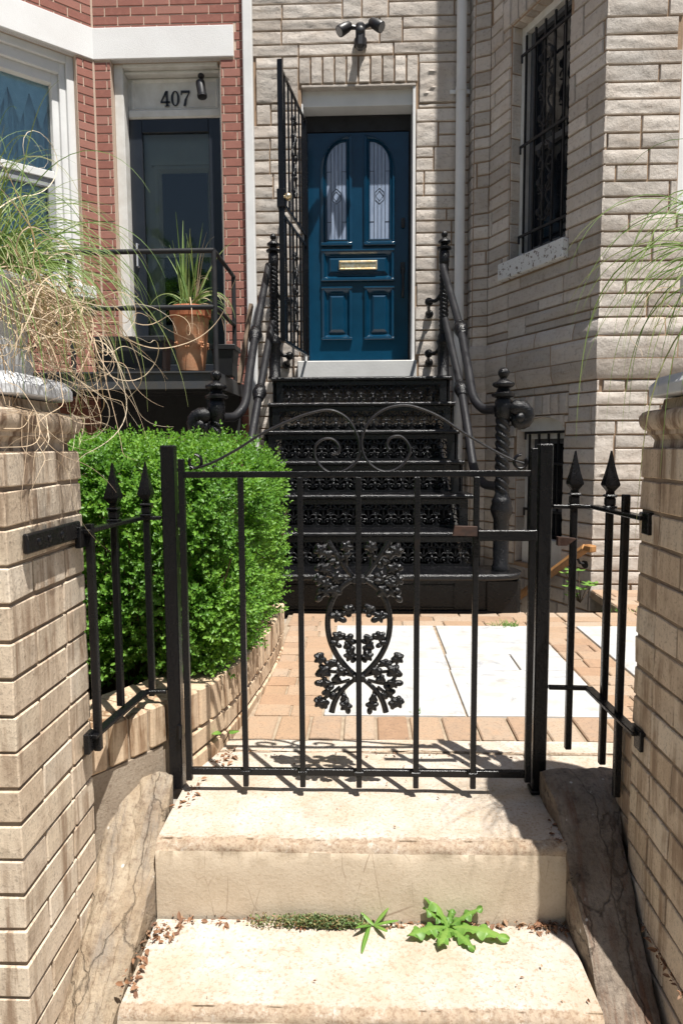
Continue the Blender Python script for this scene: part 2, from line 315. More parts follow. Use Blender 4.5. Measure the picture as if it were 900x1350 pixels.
    def ball(s, c, rx, ry=None, rz=None, seg=10, ring=6, mi=0, rnd=None, rot=0.0):
        ry = rx if ry is None else ry; rz = rx if rz is None else rz; c = Vector(c); vs = []
        cr, sr = math.cos(rot), math.sin(rot)
        for i in range(ring+1):
            th = math.pi*i/ring
            for k in range(seg):
                a = 2*math.pi*k/seg; x = math.sin(th)*math.cos(a)*rx; y = math.sin(th)*math.sin(a)*ry; z = math.cos(th)*rz
                vs.append(c+Vector((x*cr-z*sr, y, x*sr+z*cr)))
        s.add(vs, [(i*seg+k, (i+1)*seg+k, (i+1)*seg+(k+1) % seg, i*seg+(k+1) % seg) for i in range(ring) for k in range(seg)], mi, rnd)
    def prism(s, poly, o, a, b, n, d, mi=0, rnd=None):        # polygon in (a, b) plane at o, extruded d along n
        o, a, b, n = Vector(o), Vector(a), Vector(b), Vector(n); m = len(poly)
        vs = [o+a*u+b*v for u, v in poly]+[o+a*u+b*v+n*d for u, v in poly]
        fs = [tuple(range(m))[::-1], tuple(range(m, 2*m))]+[(i, (i+1) % m, m+(i+1) % m, m+i) for i in range(m)]
        s.add(vs, fs, mi, rnd)
    def strip(s, outer, inner, o, a, b, n, d, closed=True, mi=0):  # moulding: band between two outlines, raised d
        o, a, b, n = Vector(o), Vector(a), Vector(b), Vector(n); m = len(outer)
        mid = [((p[0]*.55+q[0]*.45), (p[1]*.55+q[1]*.45)) for p, q in zip(outer, inner)]
        vs = [o+a*u+b*v for u, v in outer]+[o+a*u+b*v+n*d*0.75 for u, v in outer]+[o+a*u+b*v+n*d for u, v in mid]+[o+a*u+b*v for u, v in inner]
        fs = []
        for i in range(m if closed else m-1):
            j = (i+1) % m
            for k in range(3): fs.append((k*m+i, k*m+j, (k+1)*m+j, (k+1)*m+i))
        s.add(vs, fs, mi)
    def build(s, name, mats, parent=None, smooth=30, bevel=0.0, props=None):
        me = bpy.data.meshes.new(name); off = Vector((0, 0, 0)); p = parent
        if parent is not None: off = Vector(parent['_o']) if '_o' in parent else Vector((0, 0, 0))
        va = np.array(s.v, dtype=np.float64)-np.array(off)
        me.from_pydata(va.tolist(), [], s.f)
        ms = mats if isinstance(mats, (list, tuple)) else [mats]
        for m in ms: me.materials.append(m)
        me.polygons.foreach_set('material_index', s.mi)
        at_ = me.attributes.new('rnd', 'FLOAT', 'FACE'); at_.data.foreach_set('value', s.r)
        if smooth:
            me.polygons.foreach_set('use_smooth', [True]*len(s.f)); me.set_sharp_from_angle(angle=math.radians(smooth))
        me.update(); o = bpy.data.objects.new(name, me); COL.objects.link(o)
        if parent is not None: o.parent = parent; o['_o'] = list(off)
        if bevel:
            bv = o.modifiers.new('bevel', 'BEVEL'); bv.width = bevel; bv.segments = 2; bv.limit_method = 'ANGLE'; bv.harden_normals = False
        return o
def thing(name, label, cat, loc=(0, 0, 0), group=None):
    o = bpy.data.objects.new(name, None); COL.objects.link(o); o.location = loc; o.empty_display_size = 0.1
    o['_o'] = list(loc); o['label'] = label; o['category'] = cat
    if group: o['group'] = group
    return o
def tag(o, label, cat, group=None, kind=None):
    o['label'] = label; o['category'] = cat
    if group: o['group'] = group
    if kind: o['kind'] = kind
    return o
def struct(o): o['kind'] = 'structure'; return o

# walls from individual blocks ---------------------------------------------------
def subtract(rects, holes, mn=0.012):
    for hu0, hu1, hv0, hv1 in holes:
        out = []
        for u0, u1, v0, v1 in rects:
            if u1 <= hu0 or u0 >= hu1 or v1 <= hv0 or v0 >= hv1: out.append((u0, u1, v0, v1)); continue
            if u0 < hu0: out.append((u0, hu0, v0, v1))
            if u1 > hu1: out.append((hu1, u1, v0, v1))
            a, b = max(u0, hu0), min(u1, hu1)
            if v0 < hv0: out.append((a, b, v0, hv0))
            if v1 > hv1: out.append((a, b, hv1, v1))
        rects = [r for r in out if r[1]-r[0] > mn and r[3]-r[2] > mn]
    return rects
BANDS = []; _R = random.Random(777); _v = -1.4
while _v < 12:
    _k = 1 if _R.random() < 0.3 else 2; _hs = [0.097*_R.uniform(0.82, 1.16) for _ in range(_k)]; BANDS.append((_v, _hs)); _v += sum(_hs)
def ashlar_rects(L, v0, v1, rs=1):
    R = random.Random(rs); out = []
    for vb, hs in BANDS:
        if vb > v1 or vb+sum(hs) < v0: continue
        u = -R.uniform(0, 0.3)
        while u < L:
            if len(hs) == 1: w = R.uniform(0.3, 0.85); out.append((u, u+w, vb, vb+hs[0]))
            elif R.random() < 0.24: w = R.uniform(0.13, 0.24); out.append((u, u+w, vb, vb+sum(hs)))
            else:
                w = R.uniform(0.35, 0.8); c = R.uniform(.35, .65)
                if R.random() < 0.65: out.append((u, u+w, vb, vb+hs[0]))
                else: out.extend([(u, u+w*c, vb, vb+hs[0]), (u+w*c, u+w, vb, vb+hs[0])])
                out.append((u, u+w, vb+hs[0], vb+sum(hs)))
            u += w
    out = [(max(a, 0), min(b, L), max(c, v0), min(d, v1)) for a, b, c, d in out]
    return [r for r in out if r[1]-r[0] > 0.02 and r[3]-r[2] > 0.02]
def brick_rects(L, v0, v1, bl=0.205, bh=0.0675):
    out = []; v = v0; k = 0
    while v < v1-0.01:
        u = -(bl/2 if k % 2 else 0)
        while u < L: out.append((max(u, 0), min(u+bl, L), v, min(v+bh, v1))); u += bl
        v += bh; k += 1
    return [r for r in out if r[1]-r[0] > 0.02 and r[3]-r[2] > 0.02]
def face_block(mb, o, a, n, r, d, g, rough, cell=0.028, mi=0, e=0.004, up_=Vector((0, 0, 1))):
    u0, u1, v0, v1 = r; u0 += g; u1 -= g; v0 += g; v1 -= g
    if u1-u0 < 3*e or v1-v0 < 3*e: return
    nu = max(1, int(round((u1-u0)/cell))); nv = max(1, int(round((v1-v0)/(cell*0.75))))
    us = [u0]+[u0+e+(u1-u0-2*e)*i/nu for i in range(nu+1)]+[u1]; vs_ = [v0]+[v0+e+(v1-v0-2*e)*i/nv for i in range(nv+1)]+[v1]
    sd_ = random.uniform(0, 100); vs = []; A, B = len(us), len(vs_)
    tilt = random.uniform(-1, 1)*rough*0.5
    for j, v in enumerate(vs_):
        for i, u in enumerate(us):
            if i in (0, A-1) or j in (0, B-1): dd = 0.0
            else:
                dd = d
                if rough:
                    q = Vector((u*5+sd_, v*20+u*2.0, sd_)); r1 = abs(noise.noise(q)); r2 = noise.noise(Vector((u*22+sd_, v*45, sd_)))
                    dd += rough*(0.7-2.2*min(r1, 0.45)+0.55*r2) + tilt*(v-v0)/(v1-v0)
                    if i in (1, A-2) or j in (1, B-2): dd = d*0.9+(dd-d)*0.5
                    dd = max(dd, d*0.35)
            vs.append(o+a*u+up_*v+n*dd)
    mb.add(vs, [(j*A+i, j*A+i+1, (j+1)*A+i+1, (j+1)*A+i) for j in range(B-1) for i in range(A-1)], mi)
def wall(mb, p, q, z0, z1, holes, kind, rs=1, thick=0.25, extra=None, skip=(), x0=0.0, x1=0.0):
    """wall face from plan point p to q (left to right seen from outside); mat 0 = blocks, 1 = mortar/body"""
    p = Vector((p[0], p[1], 0)); q = Vector((q[0], q[1], 0)); a = q-p; L = a.length; a.normalize(); n = Vector((a.y, -a.x, 0))
    for u0, u1, v0, v1 in subtract([(0, L, z0, z1)], holes):
        mb.obox(p+a*((u0+u1)/2)+Vector((0, 0, (v0+v1)/2))-n*(thick/2), a, n, Vector((0, 0, 1)), (u1-u0)/2, thick/2, (v1-v0)/2, 1)
    hs = list(holes)+list(skip)
    if kind == 'ashlar':
        for r in subtract(ashlar_rects(L, z0, z1, rs=rs), hs, 0.03):
            r = (r[0]-x0 if r[0] < .002 else r[0], r[1]+x1 if r[1] > L-.002 else r[1], r[2], r[3]); face_block(mb, p, a, n, r, 0.012, 0.0045, 0.0065, cell=0.028 if r[2] < 5.3 else 0.2, mi=0)
        for r in (extra or []): face_block(mb, p, a, n, r, 0.018, 0.005, 0.009, mi=0)
    else:
        for r in subtract(brick_rects(L, z0, z1), hs, 0.02): face_block(mb, p, a, n, r, 0.005, 0.0035, 0.0, cell=1.0, mi=0, e=0.0035)
    return p, a, n
Z = Vector((0, 0, 1)); X = Vector((1, 0, 0)); Yv = Vector((0, 1, 0))
# ================================================================== ground and paving
g = MB()
def quad(mb, x0, x1, y0, y1, z): mb.add([(x0, y0, z), (x1, y0, z), (x1, y1, z), (x0, y1, z)], [(0, 1, 2, 3)])
hx0, hx1, hy0, hy1 = 0.90, 2.6, 3.77, 6.2
gz = -0.03
quad(g, -200, 200, -200, 1.235, -0.385)
rd = MB(); quad(rd, -200, 200, -13, -3.2, -0.381); struct(rd.build('road', ASPH, smooth=0))
gl, gr, gy = -1.08, 1.05, 1.66
for xa, xb in ((-200, gl), (gr, 200)): g.add([(xa, 1.235, -0.385), (xb, 1.235, -0.385), (xb, 1.235, gz), (xa, 1.235, gz)], [(0, 1, 2, 3)])
quad(g, -200, gl, 1.235, 200, gz); quad(g, gr, 200, 1.235, hy0, gz); quad(g, hx1, 200, hy0, 200, gz)
quad(g, gl, gr, gy, hy0, gz); quad(g, gl, hx1, hy1, 200, gz); quad(g, gl, hx0, hy0, hy1, gz)
g.add([(gl, 1.235, -0.385), (gr, 1.235, -0.385), (gr, gy, -0.385), (gl, gy, -0.385), (gl, gy, gz), (gr, gy, gz)], [(0, 1, 2, 3), (3, 2, 5, 4)])
g.add([(gl, 1.235, -0.385), (gl, gy, -0.385), (gl, gy, gz), (gl, 1.235, gz)], [(0, 1, 2, 3)])
g.add([(gr, 1.235, -0.385), (gr, gy, -0.385), (gr, gy, gz), (gr, 1.235, gz)], [(3, 2, 1, 0)])
d0 = -1.25
g.add([(hx0, hy0, gz), (hx1, hy0, gz), (hx1, hy1, gz), (hx0, hy1, gz), (hx0, hy0, d0), (hx1, hy0, d0), (hx1, hy1, d0), (hx0, hy1, d0)],
      [(4, 5, 6, 7), (0, 1, 5, 4), (1, 2, 6, 5), (2, 3, 7, 6), (3, 0, 4, 7)])
struct(g.build('ground', GROUND, smooth=0))

# brick paving round the marble
pv = MB()
def pave(x0, x1, y0, y1, bl, bw, along, gap=0.007, off=True):
    if along == 'y':
        n = max(1, round((x1-x0)/bw)); w = (x1-x0)/n
        for i in range(n):
            y = y0-(bl*random.uniform(0.2, 0.8) if off else 0)
            while y < y1-0.01:
                a, b = max(y, y0), min(y+bl, y1)
                if b-a > 0.025: pv.obox(Vector((x0+w*(i+.5), (a+b)/2, -0.014+random.uniform(-.002, .002))), X, Yv, Z, w/2-gap/2, (b-a)/2-gap/2, 0.016, 0, None, 0.004, 0.0015)
                y += bl
    else:
        n = max(1, round((y1-y0)/bw)); w = (y1-y0)/n
        for i in range(n):
            x = x0-(bl*random.uniform(0.2, 0.8) if off else 0)
            while x < x1-0.01:
                a, b = max(x, x0), min(x+bl, x1)
                if b-a > 0.025: pv.obox(Vector(((a+b)/2, y0+w*(i+.5), -0.014+random.uniform(-.002, .002))), X, Yv, Z, (b-a)/2-gap/2, w/2-gap/2, 0.016, 0, None, 0.004, 0.0015)
                x += bl
pave(-0.40, 1.9, 2.08, 2.272, 0.4, 0.108, 'y', 0.011, off=False)
pave(-0.385, -0.145, 2.275, 3.46, 0.215, 0.103, 'x')
pave(0.865, 1.075, 2.275, 3.46, 0.22, 0.108, 'x')
pave(-0.40, 0.89, 3.465, 3.76, 0.215, 0.1, 'x')
pave(0.89, 2.2, 3.465, 3.76, 0.215, 0.1, 'x')
pave(1.45, 2.6, 3.765, 4.37, 0.21, 0.105, 'x')
pv.box(-0.42, 2.2, 2.08, 3.762, -0.05, -0.006, 1); pv.box(1.45, 2.6, 3.762, 4.37, -0.05, -0.006, 1)
struct(pv.build('brick_paving', [PAVB, PAVM]))
mb = MB()
for x0, x1, y0, y1 in ((-0.14, 0.348, 2.28, 2.765), (0.354, 0.86, 2.28, 2.765), (-0.14, 0.352, 2.771, 3.02), (-0.14, 0.352, 3.026, 3.46), (0.358, 0.64, 2.771, 2.98), (0.646, 0.86, 2.771, 2.98), (0.366, 0.86, 2.986, 3.46), (1.082, 1.7, 2.28, 2.9), (1.082, 1.7, 2.906, 3.46)):
    mb.obox(Vector(((x0+x1)/2, (y0+y1)/2, -0.009)), X, Yv, Z, (x1-x0)/2-0.0005, (y1-y0)/2-0.0005, 0.012+random.uniform(0, .0012), 0, None, 0.002)
struct(mb.build('marble_paving', MARB))

# front steps of concrete: rough blocks
def rough_block(x0, x1, y0, y1, z0, z1, name, edge=0.012, seed=0, round_front=True):
    mb_ = MB(); nx, ny, nz = 260, 110, 14
    def P(u, v):                  # u along x, v path: bottom of the riser, up, over the nose, back
        return u, v
    path = []
    for k in range(nz+1): path.append((y0, z0+(z1-z0-edge)*k/nz, 0))
    for k in range(1, 6):
        t = math.pi/2*k/6; path.append((y0+edge-edge*math.cos(t), z1-edge+edge*math.sin(t), 1))
    for k in range(ny+1): path.append((y0+edge+(y1-y0-edge)*k/ny, z1, 2))
    vs = []; rows = len(path)
    for (y, z, kd) in path:
        for i in range(nx+1):
            x = x0+(x1-x0)*i/nx
            q = Vector((x*3+seed, y*3, z*3)); a = noise.noise(q)*0.004+noise.noise(q*5)*0.0022
            e = noise.noise(Vector((x*14+seed, 5, kd)))*0.006+abs(noise.noise(Vector((x*31+seed, 2, 1))))*0.006
            if kd == 1: vs.append((x, y+e*0.8+0.002, z-e*0.8+a))
            elif kd == 0: tt = max(0, (z-z1+edge+.05)/.05)**3; vs.append((x, y+a*0.5+(e*.8+.002)*tt, z-e*.8*tt))
            else: vs.append((x, y, z+a))
    R = nx+1; nface = [(j*R+i, j*R+i+1, (j+1)*R+i+1, (j+1)*R+i) for j in range(rows-1) for i in range(nx)]
    top = [f for k, f in enumerate(nface) if k//nx >= nz]; riser = [f for k, f in enumerate(nface) if k//nx < nz]
    mb_.add(vs, [], 0); o = len(mb_.v)-len(vs)
    for k, f in enumerate(nface):
        row = k//nx; mb_.f.append(tuple(i+o for i in f)); mb_.mi.append(0 if row >= nz else 1)
        mb_.r.append(max(0.0, 0.56*(1-max(0, row-nz-5)/13.0)) if row >= nz else 0.0)
    L = [j*R for j in range(rows)]; Rr = [j*R+nx for j in range(rows)]
    b0, b1 = len(mb_.v), len(mb_.v)+1
    mb_.v.extend([(x0, y1, z0), (x1, y1, z0)])
    mb_.f.append(tuple(L+[b0])); mb_.mi.append(1); mb_.r.append(.5); mb_.f.append(tuple([b1]+Rr[::-1])); mb_.mi.append(1); mb_.r.append(.5)
    return mb_.build(name, [CONC, CONR], smooth=50)
tag(rough_block(-0.492, 0.472, 1.508, 1.985, -0.3, 0.0, 'concrete_step', 0.022, 3), 'upper concrete step with tan riser directly under the iron garden gate', 'step', 'concrete steps up to the gate')
tag(rough_block(-0.49, 0.465, 1.235, 1.50, -0.39, -0.188, 'concrete_step', 0.02, 9), 'lower sunlit concrete step at the foot with the lobed green weed on it', 'step', 'concrete steps up to the gate')
sl = rough_block(-0.5, 1.9, 1.992, 2.076, -0.2, 0.001, 'threshold_slab', 0.006, 5); tag(sl, 'narrow cracked concrete strip between the gate and the brick border', 'slab')
sl = rough_block(0.478, 1.9, 1.62, 1.985, -0.2, -0.002, 'side_slab', 0.01, 6); tag(sl, 'concrete patch behind the right gate post beside the dark fieldstone', 'slab')

def smooth_path(pts, n=8):
    pts = [Vector(p) for p in pts]; out = []
    for i in range(len(pts)-1):
        p0, p1, p2, p3 = pts[max(i-1, 0)], pts[i], pts[i+1], pts[min(i+2, len(pts)-1)]
        for k in range(n):
            t = k/n; out.append(0.5*((2*p1)+(p2-p0)*t+(2*p0-5*p1+4*p2-p3)*t*t+(3*p1-p0-3*p2+p3)*t*t*t))
    out.append(pts[-1]); return out
# cheek stones
def cheek(name, secs, mat, label, seed, drop, amp=1.0):
    mb_ = MB(); nx = 44; vs = []
    N = 190; sp_ = smooth_path([(q_[1], q_[0], q_[3]) for q_ in secs], 8); wp_ = smooth_path([(q_[2], q_[0], q_[3]) for q_ in secs], 8)
    for j in range(N+1):
        t = j/N*(len(sp_)-1); i = min(int(t), len(sp_)-2); f = t-i
        pa = sp_[i].lerp(sp_[i+1], f); pb = wp_[i].lerp(wp_[i+1], f); xl, y, z, xr = pa.x, pa.y, pa.z, pb.x
        ring = [(xl, z-drop)]
        for k in range(nx+1):
            u = k/nx; x = xl+(xr-xl)*u
            q = Vector((x*13+seed, y*5, seed)); e = noise.noise(q)*0.014+abs(noise.noise(q*2.3))*-0.012+noise.noise(Vector((x*60, y*40, seed)))*0.0035+noise.noise(Vector((x*140, y*110, seed)))*0.0015 - 0.020*abs(2*u-1)**5*(1+noise.noise(Vector((y*14, u*2, seed))))
            st = (math.floor(u*4+noise.noise(Vector((y*3, seed, 1)))*0.8+noise.noise(Vector((y*22, seed, 2)))*.35))*0.005
            e *= amp; st *= amp; ring.append((x+noise.noise(Vector((y*9, u*5, seed)))*0.009+noise.noise(Vector((y*40, u*3, seed)))*0.003, z+e+st-0.006))
        ring.append((xr, z-drop))
        vs.extend((x, y, zz) for x, zz in ring)
    R = nx+3
    fs = [(j*R+i, (j+1)*R+i, (j+1)*R+i+1, j*R+i+1) for j in range(N) for i in range(R-1)]
    fs += [tuple(range(R)), tuple(N*R+k for k in range(R))[::-1]]
    mb_.add(vs, fs, 0, 0.5); o = mb_.build(name, mat, smooth=32); return tag(o, label, 'stone', 'fieldstones flanking the concrete steps')
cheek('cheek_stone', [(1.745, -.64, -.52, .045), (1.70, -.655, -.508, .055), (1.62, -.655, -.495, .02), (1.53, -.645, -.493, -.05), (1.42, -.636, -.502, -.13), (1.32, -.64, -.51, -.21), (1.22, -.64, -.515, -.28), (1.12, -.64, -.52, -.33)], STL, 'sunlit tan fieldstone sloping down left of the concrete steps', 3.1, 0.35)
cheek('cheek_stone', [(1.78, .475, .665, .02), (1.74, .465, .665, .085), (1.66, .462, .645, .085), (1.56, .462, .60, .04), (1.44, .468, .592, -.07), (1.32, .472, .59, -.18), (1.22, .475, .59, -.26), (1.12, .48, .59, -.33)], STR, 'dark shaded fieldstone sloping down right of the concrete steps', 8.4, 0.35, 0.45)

# ================================================================== brick piers
def pier(x0, x1, y0, y1, label):
    t = thing('brick_pier', label, 'pier', ((x0+x1)/2, (y0+y1)/2, -0.4), 'brick gate piers topped with urns')
    b = MB(); zt = 0.918; bh = 0.069; k = 0; z = zt
    b.box(x0+.0075, x1-.0075, y0+.0075, y1-.0075, -0.4, zt-0.002, 1)
    def br(ax0, ax1, ay0, ay1, z0):
        b.obox(Vector(((ax0+ax1)/2, (ay0+ay1)/2, z0+bh/2-.0005)), X, Yv, Z, (ax1-ax0)/2-.0032, (ay1-ay0)/2-.0032, bh/2-.0036, 0, None, .0022, .0016)
    while z > -0.4:
        z -= bh; tk = 0.1
        if k % 2 == 0:
            ym = y0+(y1-y0)*0.66
            for xa, xb in ((x0, x0+tk), (x1-tk, x1)): br(xa, xb, y0, ym, z); br(xa, xb, ym, y1, z)
            xm = (x0+x1)/2
            for ya, yb in ((y0, y0+tk), (y1-tk, y1)): br(x0+tk, xm, ya, yb, z); br(xm, x1-tk, ya, yb, z)
        else:
            for ya, yb in ((y0, y0+tk), (y1-tk, y1)):
                w = (x1-x0)/2
                for i in range(2): br(x0+w*i, x0+w*(i+1), ya, yb, z)
            for xa, xb in ((x0, x0+tk), (x1-tk, x1)): br(xa, xb, y0+tk, y1-tk, z)
        k += 1
    b.build('brick_shaft', [CRB, CRM], t)
    c = MB(); prof = [(-.02, zt-.003), (-.022, .932), (-.016, .942), (-.010, .944), (-.010, .952), (-.004, .955), (.001, .963), (.003, .972), (.003, .982), (-.002, .991), (-.010, .995), (-.03, .997), (-.034, 1.018), (-.05, 1.02)]
    vs = []
    for o_, zz in prof:
        vs += [(x0-o_, y0-o_, zz), (x1+o_, y0-o_, zz), (x1+o_, y1+o_, zz), (x0-o_, y1+o_, zz)]
    n = len(prof); fs = [(i*4+k_, i*4+(k_+1) % 4, (i+1)*4+(k_+1) % 4, (i+1)*4+k_) for i in range(n-1) for k_ in range(4)]+[(3, 2, 1, 0), tuple((n-1)*4+k_ for k_ in range(4))]
    c.add(vs, fs, 0, 0.5); c.build('capstone', CAPM, t, smooth=30)
    return t
LP = pier(-1.03, -0.631, 1.178, 1.515, 'sunlit cream brick pier on the left with a black iron strap bolted to it')
RP = pier(0.60, 1.0, 1.215, 1.515, 'shaded cream brick pier on the right beside the dark fieldstone')
st = MB(); sx = -0.6235
st.obox(Vector((sx, 1.345, .745)), Yv, X, Z, .118, .006, .019, 0, None, .003)
for yy in (1.27, 1.315, 1.37): st.ball((sx+.006, yy, .745), .004, .0075, .0075)
tag(st.build('iron_strap', IRON), 'riveted black iron strap bolted flat on the left brick pier', 'bracket')
stub = MB()
for k in range(4):
    z = -0.02+k*.069; stub.box(.612, .80, 1.53, 1.62, z+.004, z+.065, 0, None, .004)
stub.box(.617, .795, 1.535, 1.615, -.1, .255, 1)
tag(stub.build('brick_stub_wall', [CRB, CRM]), 'low stub of brick wall between the right pier and the fence', 'wall')

# planter urns
def urn(c, label):
    t = thing('planter_urn', label, 'urn', c, 'painted urns on the gate piers'); cx, cy, cz = c
    b = MB(); 
    h0 = .205; hy = .165
    prof = [(1.0, 0), (1.0, .022), (.92, .04), (.80, .046)]
    vs = []
    for s_, zz in prof:
        for dx, dy in ((-1, -.62), (-.62, -1), (.62, -1), (1, -.62), (1, .62), (.62, 1), (-.62, 1), (-1, .62)): vs.append((cx+dx*h0*s_, cy+dy*hy*s_, cz+zz))
    fs = [(i*8+k, i*8+(k+1) % 8, (i+1)*8+(k+1) % 8, (i+1)*8+k) for i in range(3) for k in range(8)]+[tuple(range(8))[::-1], tuple(24+k for k in range(8))]
    b.add(vs, fs); b.build('base', URN, t, smooth=25, bevel=.003)
    u = MB(); u.lathe((cx, cy, cz+.046), [(.15, 0), (.158, .03), (.145, .07), (.15, .12), (.165, .155), (.178, .165), (.178, .185), (.165, .19), (.15, .175), (.02, .172)], 40, twist=(0, .02, .02, .14, 20))
    u.build('bowl', URN, t, smooth=60)
    s = MB(); s.lathe((cx, cy, cz+.20), [(.149, 0), (.14, .016), (.05, .025), (.01, .026)], 24); s.build('potting_soil', SOIL, t)
    return t
urn((-.83, 1.365, 1.021), 'white painted urn on the left brick pier, spilling pale grass')
urn((.80, 1.365, 1.021), 'grey white urn on the right brick pier at the picture edge')

# ================================================================== garden gate
GY = 1.74
def gp(x, y, Y=GY): return at(x, y, Y)
gate = thing('garden_gate', 'low black iron garden gate with scrolled top and leafy medallion', 'gate', (gp(245, 1017).x, GY, 0))
zt, zb = gp(470, 625).z, gp(470, 1018).z
xl, xr = gp(245, 830).x, gp(698.5, 830).x
for x_, y0_, y1_ in ((xl, 604, 1030), (xr, 592, 1028)):
    m = MB(); m.box(x_-.008, x_+.008, GY-.008, GY+.008, gp(470, y1_).z, gp(470, y0_).z, 0, None, .0015); m.build('stile', IRON, gate)
for zc, h_, nm in ((zt, .008, 'top_rail'), (zb, .0095, 'bottom_rail')):
    m = MB(); m.box(xl+.008, xr-.008, GY-.0065, GY+.0065, zc-h_, zc+h_, 0, None, .0015)
    m.build(nm, IRON, gate)
for px in (322, 397.8, 472.7, 548.2, 624.2):
    x_ = gp(px, 830).x; m = MB(); m.box(x_-.0072, x_+.0072, GY-.0205, GY-.0068, zb-.034, zt-.007, 0, None, .0015)
    m.box(x_-.013, x_+.013, GY-.022, GY-.006, zb-.0015, zb+.0105, 0, None, .002)
    m.build('picket', IRON, gate)
sc_l = [(250, 618), (275, 612), (310, 594), (345, 572), (385, 553), (415, 543), (438, 541), (458, 552), (470, 572), (474, 590), (470, 607), (457, 619), (441, 624), (426, 618), (416, 604), (416, 588), (426, 579), (438, 579), (446, 587), (446, 596), (438, 599)]
sc_r = [(690, 611), (668, 603), (640, 588), (610, 570), (580, 550), (555, 539), (533, 534), (508, 539), (489, 553), (478, 573), (477, 592), (485, 609), (500, 620), (516, 621), (531, 612), (540, 597), (537, 584), (527, 575), (515, 577), (510, 586), (513, 594)]
for s_ in (sc_l, sc_r):
    m = MB(); m.tube(smooth_path([gp(x, y, GY) for x, y in s_], 6), .0034, 8, flat=1.9, fdir=(0, 1, 0)); m.build('scroll', IRONR, gate, smooth=50)
for cx, sg in ((255, 1), (688, -1)):
    m = MB(); P = []
    for k in range(22):
        a = math.pi*1.5-2*math.pi*0.85*k/21; r = 9.5*(1-.25*k/21); P.append(gp(cx+sg*math.cos(a)*r*-1+sg*2, 609-math.sin(a)*-r*1.0, GY))
    m.tube(P, .0042, 8, flat=1.7, fdir=(0, 1, 0)); m.build('curl', IRON, gate, smooth=50)
# medallion
def mz(x, y): return gp(400+x/5.4, 700+y/5.4, GY-.002)
C0 = 393.0
md = MB()
ringp = [(385, 335), (335, 352), (270, 395), (215, 470), (182, 560), (172, 670), (190, 780), (235, 880), (295, 960), (350, 1015), (385, 1040)]
def leafdome(m_, c, r, rot, lob=5):
    K = 24; vs = [c+Vector((0, -r*.55, 0))]
    for fr, yy in ((.38, -.5), (.75, -.42), (1.0, -.12), (.9, .12)):
        for k in range(K):
            a = 2*math.pi*k/K; q = r*fr*(1-.36*(fr**1.5)*(0.5-.5*math.cos(lob*a))**1.6)*(1+.18*math.cos(a)); vein = .10*math.cos(lob*a)*fr
            vs.append(c+Vector((math.cos(a+rot)*q, (yy-vein)*r, math.sin(a+rot)*q)))
    fs = [(0, 1+k, 1+(k+1) % K) for k in range(K)]+[(1+i*K+k, 1+(i+1)*K+k, 1+(i+1)*K+(k+1) % K, 1+i*K+(k+1) % K) for i in range(3) for k in range(K)]+[tuple(1+3*K+k for k in range(K))]
    m_.add(vs, fs)
blobs = [(120,140,34,.6),(172,165,24,.4),(205,215,20,.3),(300,108,30,0),(308,165,18,.2),(150,270,30,.8),(108,258,20,.6),(112,345,32,.4),(158,372,28,-.3),(232,330,32,.3),(120,425,20,.8),(158,430,28,.7),(110,478,20,.9),(212,420,34,-.5),(195,365,20,.2),(255,355,20,0),(280,190,16,.9),(240,240,18,1),
 (240,612,30,.4),(205,600,20,.2),(278,628,20,-.4),(315,555,26,.6),(345,572,16,.3),(290,582,18,.5),(322,600,13,.1),(238,755,28,.9),(275,745,17,.5),(215,792,20,.3),(322,768,24,.8),(350,787,18,.2),(308,812,22,-.4),(335,852,24,1.2),(330,892,28,1.4),(355,915,16,.9),(250,812,16,-.5),
 (115,908,30,1.2),(104,886,18,1),(140,1000,36,.5),(112,1018,20,.2),(180,950,24,.4),(205,938,22,.2),(230,1050,24,-.5),(145,1080,28,.1),(108,1080,20,0),(190,1112,20,.5),(165,1150,24,.9),(112,1218,32,.3),(150,1235,22,.5),(98,1200,18,.6),(210,1172,20,.9),(290,1190,22,1.4),(298,1243,30,1.4),(282,1228,18,1.2),(316,1276,18,1.6),(260,1000,28,.3),(285,985,18,0)]
stems = [[(350, 330), (270, 220), (190, 95)], [(300, 250), (302, 120)], [(230, 170), (130, 150)], [(340, 350), (230, 330), (110, 290)], [(280, 380), (200, 410), (115, 475)], [(240, 395), (120, 350)], [(185, 600), (250, 605), (340, 565)], [(190, 790), (260, 760), (350, 785)], [(300, 790), (332, 890)],
 [(350, 1030), (240, 1005), (140, 1000), (115, 1010)], [(330, 1060), (230, 1085), (110, 1080)], [(260, 960), (190, 950), (115, 910)], [(260, 1110), (180, 1170), (110, 1215)], [(280, 1120), (298, 1250)]]
for sg in (1, -1):
    f = lambda x, y: mz(C0+(x-C0)*sg, y)
    md.tube(smooth_path([f(x, y) for x, y in ringp], 5), .0078, 10, flat=.8, fdir=(0, 1, 0), rnd=.5)
    top = [f(375, 350), f(330, 300), f(265, 210), f(215, 140), f(172, 72)]; md.tube(smooth_path(top, 4), [.006+.0015*k/16 for k in range(17)], 8, flat=.8, fdir=(0, 1, 0))
    bot = [f(375, 1050), f(320, 1090), f(260, 1150), f(220, 1220), f(200, 1290)]; md.tube(smooth_path(bot, 4), [.0055+.0028*k/16 for k in range(17)], 8, flat=.8, fdir=(0, 1, 0))
    for s_ in stems: md.tube(smooth_path([f(x, y) for x, y in s_], 4), .0048, 6)
    for x, y, r, ro in blobs:
        c = f(x, y)+Vector((0, random.uniform(-.005, .001), 0)); rr = r/5.4/517; rot = ro if sg == 1 else math.pi-ro
        if r >= 22: leafdome(md, c, rr*1.68, rot+random.uniform(-.3, .3), 5 if r > 27 else 3)
        else: md.ball(c, rr*1.7, rr*1.1, rr*1.2, 10, 6, rot=ro*sg)
